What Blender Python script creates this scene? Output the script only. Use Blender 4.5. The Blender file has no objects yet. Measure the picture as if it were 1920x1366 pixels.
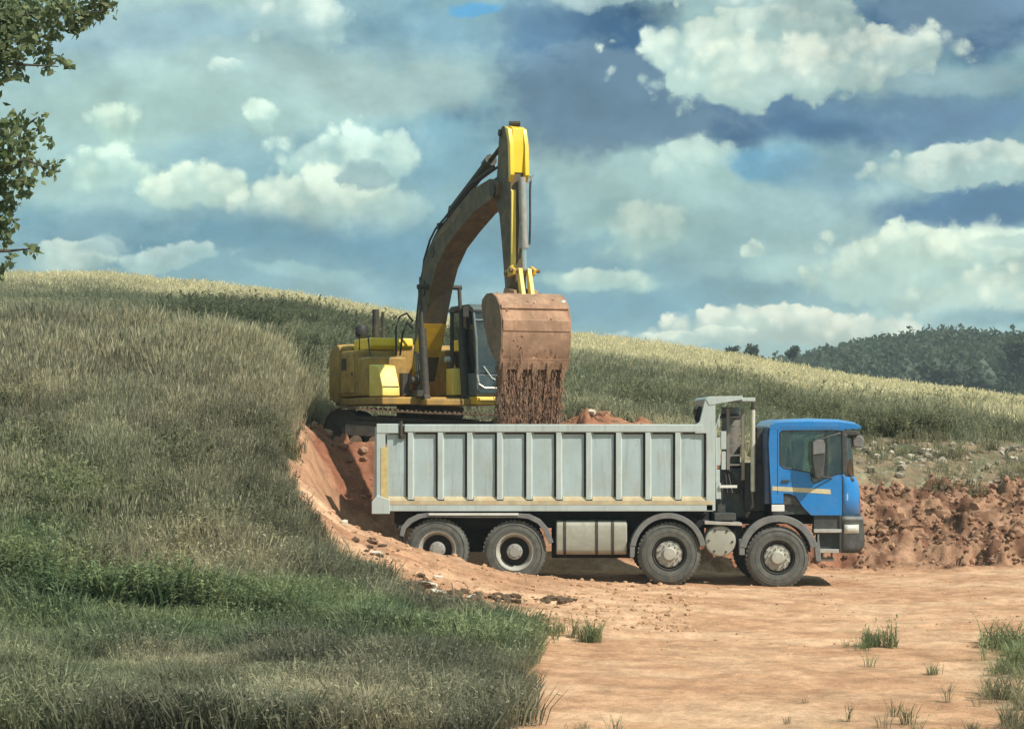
import bpy, bmesh, math, random
import numpy as np
from mathutils import Vector, Matrix
sc = bpy.context.scene
COL = sc.collection
R = math.radians
random.seed(7)
rng = np.random.default_rng(11)

# ------------------------------------------------------------------ camera
CZ, F, HZ = 2.8, 4224.0, 800.0          # camera height, focal length and horizon row, in photo pixels
cam = bpy.data.objects.new('camera', bpy.data.cameras.new('camera'))
COL.objects.link(cam); sc.camera = cam
cam.location = (0, 0, CZ); cam.rotation_euler = (R(90), 0, 0)
cam.data.sensor_width = 36; cam.data.lens = 36 * F / 1920
cam.data.shift_y = (HZ - 683) / 1920
cam.data.clip_end = 9000; cam.data.clip_start = .2
# ------------------------------------------------------------------ light
SUN = Vector((.56, -.38, .74)).normalized()
sd = bpy.data.lights.new('sun', 'SUN'); sd.energy = 4.8; sd.angle = R(.6); sd.color = (1, .94, .83)
so = bpy.data.objects.new('sun', sd); COL.objects.link(so)
so.rotation_euler = (-SUN).to_track_quat('-Z', 'Y').to_euler()
sc.view_settings.view_transform = 'Standard'; sc.view_settings.look = 'None'
sc.view_settings.exposure = .2; sc.view_settings.gamma = 1; sc.view_settings.use_curve_mapping = False
cy = sc.cycles
cy.max_bounces = 5; cy.diffuse_bounces = 2; cy.glossy_bounces = 2; cy.volume_bounces = 0; cy.transparent_max_bounces = 10; cy.transmission_bounces = 6
cy.use_denoising = True; cy.sample_clamp_indirect = 6

def s2l(c):
    return tuple(((v / 255) / 12.92 if v / 255 <= .04045 else ((v / 255 + .055) / 1.055) ** 2.4) for v in c)

# ------------------------------------------------------------------ world: sky with clouds
W = bpy.data.worlds.new('World'); sc.world = W; W.use_nodes = True
nt = W.node_tree; nt.nodes.clear()
class NT:
    def __init__(s, nt): s.nt = nt
    def n(s, t, **k):
        o = s.nt.nodes.new(t)
        for a, b in k.items(): setattr(o, a, b)
        return o
    def put(s, sock, v):
        if isinstance(v, bpy.types.NodeSocket): s.nt.links.new(v, sock)
        elif v is not None: sock.default_value = v
    def math(s, op, a, b=None, c=None, clamp=False):
        o = s.n('ShaderNodeMath', operation=op, use_clamp=clamp)
        s.put(o.inputs[0], a); s.put(o.inputs[1], b); s.put(o.inputs[2], c); return o.outputs[0]
    def vm(s, op, a, b=None, c=None, out=0):
        o = s.n('ShaderNodeVectorMath', operation=op)
        s.put(o.inputs[0], a); s.put(o.inputs[1], b); s.put(o.inputs[2], c); return o.outputs[out]
    def mapr(s, v, a, b, c=0, d=1, smooth=True):
        o = s.n('ShaderNodeMapRange', interpolation_type='SMOOTHSTEP' if smooth else 'LINEAR')
        for i, x in enumerate((v, a, b, c, d)): s.put(o.inputs[i], x)
        return o.outputs[0]
    def mix(s, f, a, b, bt='MIX'):
        o = s.n('ShaderNodeMix', data_type='RGBA', blend_type=bt)
        s.put(o.inputs[0], f)
        for i, x in ((6, a), (7, b)):
            if isinstance(x, tuple) and len(x) == 3: x = (*x, 1)
            s.put(o.inputs[i], x)
        return o.outputs[2]
    def noise(s, vec, scale, detail=4, rough=.55, dist=0, col=False):
        o = s.n('ShaderNodeTexNoise'); s.put(o.inputs['Vector'], vec)
        o.inputs['Scale'].default_value = scale; o.inputs['Detail'].default_value = detail
        o.inputs['Roughness'].default_value = rough; o.inputs['Distortion'].default_value = dist
        return o.outputs[1 if col else 0]
w = NT(nt)
dirv = w.n('ShaderNodeTexCoord').outputs['Generated']
sep = w.n('ShaderNodeSeparateXYZ'); w.put(sep.inputs[0], dirv)
az = w.math('ARCTAN2', sep.outputs[0], sep.outputs[1]); el = w.math('ARCSINE', sep.outputs[2])
cmb = w.n('ShaderNodeCombineXYZ'); w.put(cmb.inputs[0], w.math('MULTIPLY', az, 4.224)); w.put(cmb.inputs[1], w.math('MULTIPLY', el, 4.224))
P0 = cmb.outputs[0]                          # angular coordinates in thousandths of the focal length
nb = w.vm('SUBTRACT', w.noise(dirv, 38, 7, .66, col=True), (.5, .5, .5))
ns = w.vm('SUBTRACT', w.noise(dirv, 12, 2, .5, col=True), (.5, .5, .5))
P = w.vm('MULTIPLY_ADD', nb, (.085, .06, 0), P0)
P = w.vm('MULTIPLY_ADD', ns, (.20, .10, 0), P)
dw = w.vm('MULTIPLY_ADD', nb, (.014, .014, .014), dirv)
def lobes(sc_):
    v_ = w.n('ShaderNodeTexVoronoi', feature='SMOOTH_F1'); w.put(v_.inputs['Vector'], dw); v_.inputs['Scale'].default_value = sc_; v_.inputs['Smoothness'].default_value = .35; return v_.outputs['Distance']
LB = w.math('ADD', w.math('MULTIPLY', lobes(62), .62), w.math('MULTIPLY', lobes(150), .38))       # rounded billows, 0 in the heart of a lobe
big = w.noise(w.vm('MULTIPLY', dirv, (1, 1, 2.2)), 5.5, 6, .55)
fine = w.noise(w.vm('MULTIPLY', dirv, (1, 1, 2.0)), 26, 6, .6)
col = w.mix(w.mapr(big, .36, .64), s2l((118, 156, 172)), s2l((170, 196, 196)))
# layout of the cloud field: azimuth/elevation centre (written in photo pixels), radii, colour, opacity, edge
BL = [
 (230, 180, 260, 70, (150, 180, 186), .7, .5), (460, 200, 200, 70, (160, 188, 190), .8, .4), (700, 130, 210, 60, (156, 184, 190), .8, .4), (330, 400, 330, 50, (146, 178, 184), .6, .5),
 (1100, 320, 150, 60, (156, 184, 186), .8, .4), (1300, 440, 230, 50, (150, 180, 184), .7, .5), (1620, 440, 170, 60, (154, 180, 184), .7, .4), (1300, 560, 260, 30, (140, 172, 180), .6, .5), (1000, 30, 50, 40, (150, 178, 186), .6, .4),
 (300, 60, 420, 60, (140, 172, 192), .7, .5), (60, 300, 260, 130, (160, 190, 192), .6, .5),
 (760, 40, 190, 70, (108, 146, 172), .7, .5), (500, 130, 240, 50, (164, 188, 190), .7, .4), (780, 170, 210, 50, (166, 188, 190), .65, .4),
 (300, 210, 250, 70, (165, 192, 190), .7, .5), (420, 300, 130, 60, (132, 168, 182), .6, .5), (800, 290, 120, 70, (122, 162, 182), .8, .5),
 (1130, 150, 190, 150, (50, 86, 122), 1, .25), (1380, 222, 420, 50, (62, 98, 134), .96, .3),
 (1000, 60, 90, 60, (96, 132, 166), .6, .5), (1780, 40, 220, 80, (68, 102, 140), .95, .3), (1800, 235, 180, 40, (92, 124, 156), .8, .4),
 (1640, 200, 200, 24, (104, 136, 162), .6, .5), (1760, 160, 190, 26, (140, 164, 174), .75, .4),
 (1260, 90, 70, 50, (120, 150, 170), .7, .4), (1420, 110, 170, 70, (186, 200, 192), .95, .16), (1500, 45, 85, 55, (178, 194, 190), .85, .25), (1600, 105, 130, 34, (190, 202, 196), .9, .25),
 (1440, 130, 120, 40, (206, 214, 202), .7, .5), (1670, 92, 50, 14, (208, 214, 204), .7, .5),
 (1250, 8, 160, 14, (176, 194, 196), .8, .5),
 (590, 28, 84, 40, (184, 206, 206), .9, .25), (600, 18, 50, 22, (204, 218, 212), .7, .6), (860, 8, 60, 14, (88, 156, 204), .9, .4),
 (210, 235, 34, 28, (204, 226, 212), .8, .5), (480, 220, 26, 22, (206, 226, 214), .8, .5), (430, 130, 30, 10, (196, 214, 208), .7, .5),
 (195, 325, 70, 34, (196, 218, 206), .8, .4), (365, 352, 66, 40, (208, 222, 206), .9, .3), (640, 300, 100, 50, (192, 214, 206), .85, .25),
 (600, 385, 118, 54, (206, 220, 206), .9, .28), (740, 390, 70, 34, (168, 194, 194), .8, .3), (680, 325, 56, 30, (146, 172, 178), .95, .18),
 (300, 445, 420, 38, (92, 136, 160), .8, .5), (800, 470, 260, 60, (100, 144, 170), .75, .5), (560, 520, 110, 14, (152, 186, 192), .7, .5),
 (1250, 370, 190, 90, (152, 182, 184), .9, .35), (1300, 315, 60, 40, (178, 200, 194), .8, .4), (1215, 425, 56, 30, (190, 208, 198), .85, .4), (1100, 400, 60, 50, (150, 182, 186), .7, .5),
 (1500, 400, 210, 60, (148, 176, 182), .9, .3), (1425, 312, 80, 32, (92, 150, 186), .9, .35), (1540, 320, 120, 40, (112, 146, 168), .75, .5),
 (1830, 385, 210, 42, (78, 114, 148), .92, .35), (1800, 310, 150, 30, (188, 202, 196), .92, .2), (1420, 474, 24, 12, (200, 212, 200), .8, .4),
 (1450, 560, 330, 36, (116, 154, 170), .7, .5), (1120, 585, 170, 36, (104, 146, 170), .75, .5), (1140, 522, 100, 26, (168, 194, 190), .85, .35), (1150, 516, 50, 16, (196, 210, 198), .6, .6),
 (1770, 500, 180, 62, (186, 202, 192), .95, .2), (1720, 470, 90, 40, (200, 212, 198), .8, .4), (1880, 560, 110, 40, (204, 212, 198), .8, .5), (1600, 540, 90, 26, (164, 188, 184), .8, .4), (1880, 455, 60, 14, (160, 184, 184), .6, .5),
 (1870, 612, 130, 16, (104, 144, 160), .85, .5), (1490, 618, 190, 30, (206, 212, 200), .95, .16), (1290, 638, 90, 14, (204, 212, 200), .9, .3), (1560, 612, 70, 22, (222, 224, 210), .7, .5),
 (130, 482, 66, 24, (186, 204, 196), .9, .25), (330, 490, 80, 18, (176, 198, 196), .9, .3), (200, 462, 50, 16, (150, 178, 186), .8, .4),
]
for cx, cyy, rx, ry, c, a, e in BL:
    A_ = math.atan((cx - 960) / F) * 4.224; E_ = math.atan((HZ - cyy) / F * math.cos(A_ / 4.224)) * 4.224
    rx /= 1000; ry /= 1000; e = min(.7, e + .12)
    lum = (c[0] + c[1] + c[2]) / 3
    if lum < 132: rx *= 1.12; ry *= 1.12; a = min(1, a + .1)
    if sum(c) / 3 > 186: rx *= 1.28; ry *= 1.22
    v = w.vm('MULTIPLY_ADD', P, (1 / rx, 1 / ry, 0), (-A_ / rx, -E_ / ry, 0))
    lum = sum(c) / 3; hot = lum > 186
    d = w.math('ADD', w.vm('LENGTH', v, out=1), w.math('MULTIPLY', w.math('SUBTRACT', LB, .42), 1.0 if hot else (1.0 if lum > 146 else .6)))
    if hot: d = w.math('SUBTRACT', d, .14)
    elif lum > 146: e *= .6
    if hot: e = max(.07, e * .4)
    m_ = w.mapr(d, 1 + e, 1 - e, 0, a)
    if hot:                            # sunlit tops fade into grey undersides
        sy = w.n('ShaderNodeSeparateXYZ'); w.put(sy.inputs[0], v)
        cc_ = w.mix(w.mapr(w.math('ADD', w.math('MULTIPLY', sy.outputs[1], 1.0), w.math('MULTIPLY', w.math('SUBTRACT', .42, LB), 3.2)), -1.0, 1.0), s2l((c[0] * .86, c[1] * .91, c[2] * .94)), s2l((min(250, c[0] * 1.13), min(250, c[1] * 1.10), min(246, c[2] * 1.10))))
        col = w.mix(m_, col, cc_)
    else: col = w.mix(m_, col, s2l(c))
col = w.mix(w.mapr(fine, .42, .70, 0, .14), col, w.mix(1, col, (1.4, 1.34, 1.25), 'MULTIPLY'))
col = w.mix(w.mapr(fine, .52, .30, 0, .12), col, w.mix(1, col, (.82, .89, .94), 'MULTIPLY'))
n_a = w.noise(w.vm('MULTIPLY', dirv, (1, 1, 1.5)), 9.5, 10, .6, .1); n_b = w.noise(w.vm('MULTIPLY_ADD', dirv, (1, 1, 1.5), (.007, 0, .018)), 9.5, 10, .6, .1)
rel = w.math('SUBTRACT', n_a, n_b)          # density falls off upward and sunward: lit tops, grey bases
puff = w.mapr(n_a, .50, .58)
col = w.mix(w.math('MULTIPLY', puff, .14), col, s2l((186, 203, 200)))
k_ = w.math('ADD', 1, w.math('MULTIPLY', rel, 1.6)); k_ = w.math('MINIMUM', w.math('MAXIMUM', k_, .8), 1.22)
kv = w.n('ShaderNodeCombineXYZ'); [w.put(kv.inputs[i], k_) for i in range(3)]
col = w.mix(1, col, kv.outputs[0], 'MULTIPLY')
col = w.mix(1, col, (1.0, 1.07, 1.0), 'MULTIPLY')
nish = w.n('ShaderNodeTexSky', sky_type='NISHITA'); nish.sun_disc = False
nish.sun_elevation = math.asin(SUN.z); nish.sun_rotation = math.atan2(SUN.x, SUN.y)
b1 = w.n('ShaderNodeBackground'); w.put(b1.inputs[0], nish.outputs[0]); b1.inputs[1].default_value = .08
b2 = w.n('ShaderNodeBackground'); w.put(b2.inputs[0], col); b2.inputs[1].default_value = 1.0
ms = w.n('ShaderNodeMixShader'); w.put(ms.inputs[0], w.mapr(big, .3, .5, .9, .98))
w.put(ms.inputs[1], b1.outputs[0]); w.put(ms.inputs[2], b2.outputs[0])
wo = w.n('ShaderNodeOutputWorld'); w.put(wo.inputs[0], ms.outputs[0])
W.cycles.sampling_method = 'MANUAL'; W.cycles.sample_map_resolution = 512

# ------------------------------------------------------------------ noise and materials
_perm = rng.random((256, 256))
def vnoise(x, y):
    x = np.asarray(x, float); y = np.asarray(y, float)
    xi = np.floor(x).astype(int); yi = np.floor(y).astype(int); fx = x - xi; fy = y - yi
    fx = fx * fx * (3 - 2 * fx); fy = fy * fy * (3 - 2 * fy)
    g = lambda a, b: _perm[a & 255, b & 255]
    return (g(xi, yi) * (1 - fx) + g(xi + 1, yi) * fx) * (1 - fy) + (g(xi, yi + 1) * (1 - fx) + g(xi + 1, yi + 1) * fx) * fy
def fbm(x, y, o=4, g=.5):
    s = 0; a = 1; t = 0
    for i in range(o):
        s = s + a * vnoise(x * 2 ** i + 17.3 * i, y * 2 ** i + 9.1 * i); t += a; a *= g
    return s / t
def sstep(a, b, x):
    t = np.clip((x - a) / (b - a), 0, 1); return t * t * (3 - 2 * t)

MATS = {}
def mat(name, c, rough=.6, metal=0, var=.25, scale=6, dust=0, dustc=(.34, .22, .14), bump=.15, bscale=40, spec=.5, coat=0, streak=0):
    m = bpy.data.materials.new(name); m.use_nodes = True; t = NT(m.node_tree)
    b = m.node_tree.nodes['Principled BSDF']
    tc = t.n('ShaderNodeTexCoord').outputs['Object']
    n1 = t.noise(tc, scale, 5, .6); n2 = t.noise(tc, scale * 5.3, 3, .6)
    base = t.mix(t.mapr(n1, .3, .7), tuple(v * (1 - var) for v in c), tuple(min(1, v * (1 + var)) for v in c))
    r = t.mapr(n2, .3, .7, max(0.03, rough - .1), min(1, rough + .12), False)
    if dust:
        f = t.math('MULTIPLY', t.mapr(t.noise(tc, scale * 1.7, 6, .68), .42, .66), dust)
        f = t.math('ADD', f, dust * .22, clamp=True)
        base = t.mix(f, base, dustc); r = t.math('ADD', r, t.math('MULTIPLY', f, .4), clamp=True)
    if streak:
        sn = t.noise(t.vm('MULTIPLY', tc, (16, 16, 1.1)), 1, 5, .65); base = t.mix(t.mapr(sn, .5, .72, 0, streak), base, t.mix(1, base, (.62, .56, .48), 'MULTIPLY'))
        sn = t.noise(t.vm('MULTIPLY', tc, (1, 1, 1)), 9, 8, .8); base = t.mix(t.mapr(sn, .60, .68, 0, streak), base, (.22, .14, .09))
    t.put(b.inputs['Base Color'], base); t.put(b.inputs['Roughness'], r); b.inputs['Metallic'].default_value = metal
    b.inputs['Specular IOR Level'].default_value = spec; b.inputs['Coat Weight'].default_value = coat; b.inputs['Coat Roughness'].default_value = .12
    if bump:
        bp = t.n('ShaderNodeBump'); bp.inputs['Strength'].default_value = bump; bp.inputs['Distance'].default_value = .01
        t.put(bp.inputs['Height'], t.noise(tc, bscale, 4, .6)); t.put(b.inputs['Normal'], bp.outputs[0])
    MATS[name] = m; return m
def glassmat(name, tint, fac):
    m = bpy.data.materials.new(name); m.use_nodes = True; t = NT(m.node_tree); m.node_tree.nodes.clear()
    tr = t.n('ShaderNodeBsdfTransparent'); tr.inputs[0].default_value = (*tint, 1)
    gl = t.n('ShaderNodeBsdfGlossy'); gl.inputs['Roughness'].default_value = .04; gl.inputs[0].default_value = (.9, .95, .95, 1)
    fr = t.n('ShaderNodeFresnel'); fr.inputs[0].default_value = 1.5
    tc = t.n('ShaderNodeTexCoord').outputs['Object']
    df = t.n('ShaderNodeBsdfDiffuse'); df.inputs[0].default_value = (.35, .33, .28, 1)
    a = t.n('ShaderNodeMixShader'); t.put(a.inputs[0], t.math('ADD', t.math('MULTIPLY', fr.outputs[0], 1.5), fac, clamp=True)); t.put(a.inputs[1], tr.outputs[0]); t.put(a.inputs[2], gl.outputs[0])
    d = t.n('ShaderNodeMixShader'); t.put(d.inputs[0], t.mapr(t.noise(tc, 3, 5, .6), .4, .75, .02, .16)); t.put(d.inputs[1], a.outputs[0]); t.put(d.inputs[2], df.outputs[0])
    o = t.n('ShaderNodeOutputMaterial'); t.put(o.inputs[0], d.outputs[0]); MATS[name] = m; return m
mat('blue_paint', (.010, .20, .56), .28, 0, .08, 2, .07, (.30, .26, .22), .03, 20, .5, .5, streak=.15)
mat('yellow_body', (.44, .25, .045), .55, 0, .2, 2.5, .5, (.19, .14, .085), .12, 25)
mat('blue_dark', (.02, .07, .16), .5, 0, .2, 3, .2, bump=.05)
mat('grey_paint', (.47, .54, .53), .5, 0, .06, 1.6, .22, (.34, .34, .30), .10, 30, streak=.45)
mat('grey_panel', (.41, .51, .53), .48, 0, .08, 1.3, .34, (.36, .38, .34), .14, 14, streak=.4)
mat('dusty_sill', (.52, .45, .30), .8, 0, .2, 4, .6, (.50, .36, .22), .3)
mat('reflective_yellow', (.62, .50, .22), .5, 0, .12, 8, .25)
mat('stripe', (.62, .55, .34), .5, 0, .12, 5, .2, (.5, .40, .3))
mat('white_plastic', (.72, .73, .70), .4, 0, .08, 5, .15)
mat('plastic_dark', (.035, .042, .045), .6, 0, .2, 5, .22, (.20, .17, .14))
mat('plastic_grey', (.15, .16, .165), .6, 0, .15, 5, .3, (.30, .25, .2))
mat('frame_dark', (.018, .02, .022), .7, 0, .2, 5, .15, (.12, .09, .07))
mat('rubber', (.095, .10, .095), .85, 0, .2, 5, .6, (.17, .155, .13), .25, 60, .3)
mat('rim_steel', (.42, .42, .38), .55, .1, .12, 8, .35, (.42, .34, .25))
mat('rim_dark', (.02, .02, .02), .8, 0, .2, 8, .2, (.1, .08, .06))
mat('hub_grey', (.30, .31, .30), .6, .1, .15, 9, .3)
mat('tank_grey', (.38, .38, .33), .5, .15, .1, 3, .6, (.30, .29, .22), .12)
mat('aluminium', (.55, .55, .52), .4, .5, .1, 6, .3)
mat('exhaust_steel', (.62, .60, .50), .45, .2, .1, 6, .25, (.4, .33, .22))
mat('hoist_grey', (.22, .21, .19), .5, .3, .15, 6, .5, (.27, .22, .17))
mat('lamp_clear', (.50, .50, .45), .2, 0, .1, 12, .1)
mat('lamp_amber', (.7, .25, .03), .3, 0, .1, 12, .1)
mat('seat_cloth', (.05, .055, .06), .9, 0, .2, 5, .1)
mat('curtain', (.33, .31, .27), .9, 0, .2, 5, 0)
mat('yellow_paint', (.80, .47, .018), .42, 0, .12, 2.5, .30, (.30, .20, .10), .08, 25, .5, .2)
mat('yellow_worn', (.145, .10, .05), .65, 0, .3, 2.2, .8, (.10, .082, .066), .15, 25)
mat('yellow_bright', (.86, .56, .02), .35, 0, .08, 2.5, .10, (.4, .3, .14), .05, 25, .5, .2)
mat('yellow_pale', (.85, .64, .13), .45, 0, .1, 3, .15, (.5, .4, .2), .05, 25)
mat('steel_dark', (.045, .042, .038), .6, .3, .2, 6, .5, (.13, .10, .07))
mat('steel_mud', (.17, .115, .075), .85, .1, .3, 5, .7, (.26, .17, .11), .5, 22)
mat('bucket_mud', (.40, .24, .155), .9, 0, .34, 2.2, .7, (.30, .175, .115), .9, 12, streak=.5)
mat('chrome', (.75, .75, .74), .2, .9, .05, 8, .05)
mat('hose', (.015, .016, .017), .6, 0, .2, 8, .1)
mat('cab_grey', (.085, .105, .11), .5, 0, .15, 4, .35, (.17, .17, .16))
mat('soil', (.27, .155, .105), 1, 0, .35, 6, .5, (.36, .22, .15), .6, 30, .2)
mat('soil_red', (.25, .13, .08), 1, 0, .4, 1.6, .7, (.36, .22, .145), .6, 30, .2)
mat('soil_tan', (.46, .27, .16), 1, 0, .25, 3, .4, (.5, .32, .2), .6, 30, .2)
mat('pale_stone', (.66, .60, .50), .9, 0, .15, 6, .35, (.5, .36, .25), .3, 30, .2)
mat('grey_stone', (.33, .29, .24), .9, 0, .15, 6, .35, (.42, .28, .18), .3, 30, .2)
mat('old_wood', (.30, .22, .14), .9, 0, .25, 6, .3)
mat('bark', (.10, .085, .07), .95, 0, .3, 9, 0, bump=.6)
glassmat('glass_cab', (.72, .82, .80), .03)
glassmat('glass_dark', (.30, .42, .44), .08)

# ------------------------------------------------------------------ mesh building
class MB:
    def __init__(s): s.v = []; s.f = []
    def add(s, vs, fs):
        o = len(s.v); s.v += [tuple(p) for p in vs]; s.f += [tuple(i + o for i in q) for q in fs]; return s
    def box(s, a, b, M=None):
        x0, y0, z0 = a; x1, y1, z1 = b
        vs = [Vector(p) for p in ((x0, y0, z0), (x1, y0, z0), (x1, y1, z0), (x0, y1, z0), (x0, y0, z1), (x1, y0, z1), (x1, y1, z1), (x0, y1, z1))]
        if M: vs = [M @ p for p in vs]
        return s.add(vs, [(0, 3, 2, 1), (4, 5, 6, 7), (0, 1, 5, 4), (1, 2, 6, 5), (2, 3, 7, 6), (3, 0, 4, 7)])
    def prism(s, poly, a, b, holes=()):
        """side profile (x, z) swept along y from a to b"""
        bm = bmesh.new(); loops = [poly, *holes]; es = []; allv = []
        for lp in loops:
            vs = [bm.verts.new((p[0], a, p[1])) for p in lp]; allv.append(vs)
            es += [bm.edges.new((vs[i], vs[(i + 1) % len(vs)])) for i in range(len(vs))]
        bmesh.ops.triangle_fill(bm, use_beauty=True, use_dissolve=False, edges=es)
        cap = list(bm.faces); m = {}
        for lp in allv:
            for v in lp: m[v] = bm.verts.new((v.co.x, b, v.co.z))
        for f in cap: bm.faces.new([m[v] for v in reversed(f.verts)])
        for lp in allv:
            for i in range(len(lp)):
                p, q = lp[i], lp[(i + 1) % len(lp)]; bm.faces.new((p, q, m[q], m[p]))
        bmesh.ops.recalc_face_normals(bm, faces=bm.faces)
        if not holes:
            bmesh.ops.dissolve_limit(bm, angle_limit=.01, verts=bm.verts, edges=bm.edges)
        bm.verts.index_update()
        r = s.add([v.co for v in bm.verts], [[v.index for v in f.verts] for f in bm.faces]); bm.free(); return r
    def tube(s, pts, r, n=8, cap=True):
        pts = [Vector(p) for p in pts]; rr = r if isinstance(r, (list, tuple)) else [r] * len(pts); vs = []; fs = []
        for i, p in enumerate(pts):
            t = (pts[min(i + 1, len(pts) - 1)] - pts[max(i - 1, 0)]).normalized()
            up = Vector((0, 0, 1)) if abs(t.z) < .9 else Vector((1, 0, 0))
            a = t.cross(up).normalized(); b = t.cross(a)
            for k in range(n):
                g = 2 * math.pi * k / n; vs.append(p + (a * math.cos(g) + b * math.sin(g)) * rr[i])
        for i in range(len(pts) - 1):
            for k in range(n):
                fs.append((i * n + k, i * n + (k + 1) % n, (i + 1) * n + (k + 1) % n, (i + 1) * n + k))
        if cap: fs += [tuple(range(n))[::-1], tuple(range((len(pts) - 1) * n, len(pts) * n))]
        return s.add(vs, fs)
    def lathe(s, c, prof, n=32, axis='y', cap=False):
        """profile (radius, offset along the axis) turned about an axis through c"""
        vs = []; fs = []; m = len(prof)
        for k in range(n):
            g = 2 * math.pi * k / n
            for r, o in prof:
                vs.append((c[0] + r * math.cos(g), c[1] + o, c[2] + r * math.sin(g)) if axis == 'y' else (c[0] + r * math.cos(g), c[1] + r * math.sin(g), c[2] + o))
        for k in range(n):
            for i in range(m - 1): fs.append((k * m + i, k * m + i + 1, ((k + 1) % n) * m + i + 1, ((k + 1) % n) * m + i))
        for i in (0, m - 1):
            if cap and prof[i][0] > 1e-4: fs.append(tuple(k * m + i for k in range(n)))
        return s.add(vs, fs)
    def sheet(s, rows, thick=None):
        """grid of points; rows of equal length"""
        n = len(rows[0]); vs = [p for r in rows for p in r]
        return s.add(vs, [(i * n + j, i * n + j + 1, (i + 1) * n + j + 1, (i + 1) * n + j) for i in range(len(rows) - 1) for j in range(n - 1)])
    def clod(s, c, r, sq=(1, 1, 1), jit=.25, sub=1, rr=random, rot=None):
        bm = bmesh.new(); bmesh.ops.create_icosphere(bm, subdivisions=sub, radius=1)
        M = Matrix.Rotation(rr.random() * 6.3, 3, 'Z') if rot is None else rot
        for v in bm.verts: v.co *= 1 + (rr.random() - .5) * 2 * jit
        bm.verts.index_update()
        s.add([Vector(c) + M @ Vector((v.co.x * r * sq[0], v.co.y * r * sq[1], v.co.z * r * sq[2])) for v in bm.verts], [[v.index for v in f.verts] for f in bm.faces]); bm.free(); return s
    def xf(s, M): s.v = [tuple(M @ Vector(p)) for p in s.v]; return s
    def mesh(s, name, m, angle=38, smooth=True, fix=True):
        me = bpy.data.meshes.new(name); me.from_pydata(s.v, [], s.f); me.validate()
        if fix:
            bm = bmesh.new(); bm.from_mesh(me); bmesh.ops.recalc_face_normals(bm, faces=bm.faces); bm.to_mesh(me); bm.free()
        if smooth:
            me.polygons.foreach_set('use_smooth', [True] * len(me.polygons)); me.set_sharp_from_angle(angle=R(angle))
        me.materials.append(MATS[m] if isinstance(m, str) else m); me.update(); return me
def tag(o, label=None, cat=None, group=None, kind=None):
    if label: o['label'] = label
    if cat: o['category'] = cat
    if group: o['group'] = group
    if kind: o['kind'] = kind
    return o
def link(name, me, parent=None, M=None):
    o = bpy.data.objects.new(name, me); COL.objects.link(o)
    if parent: o.parent = parent
    if M is not None: o.matrix_local = M
    return o
def part(name, mb, m, parent, bev=0, label=None, seg=2, angle=38):
    o = link(name, mb.mesh(name, m, angle), parent)
    if bev:
        b = o.modifiers.new('bevel', 'BEVEL'); b.width = bev; b.segments = seg; b.limit_method = 'ANGLE'; b.angle_limit = R(35); b.harden_normals = True
    if label: o['label'] = label
    return o
def tiny(*a, **k): o = part(*a, **k); o['kind'] = 'stuff'; return o
def bits(o): o['kind'] = 'stuff'; return o
def empty(name, loc, rz=0):
    o = bpy.data.objects.new(name, None); COL.objects.link(o); o.location = loc; o.rotation_euler = (0, 0, rz); o.empty_display_size = .3; return o

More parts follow.
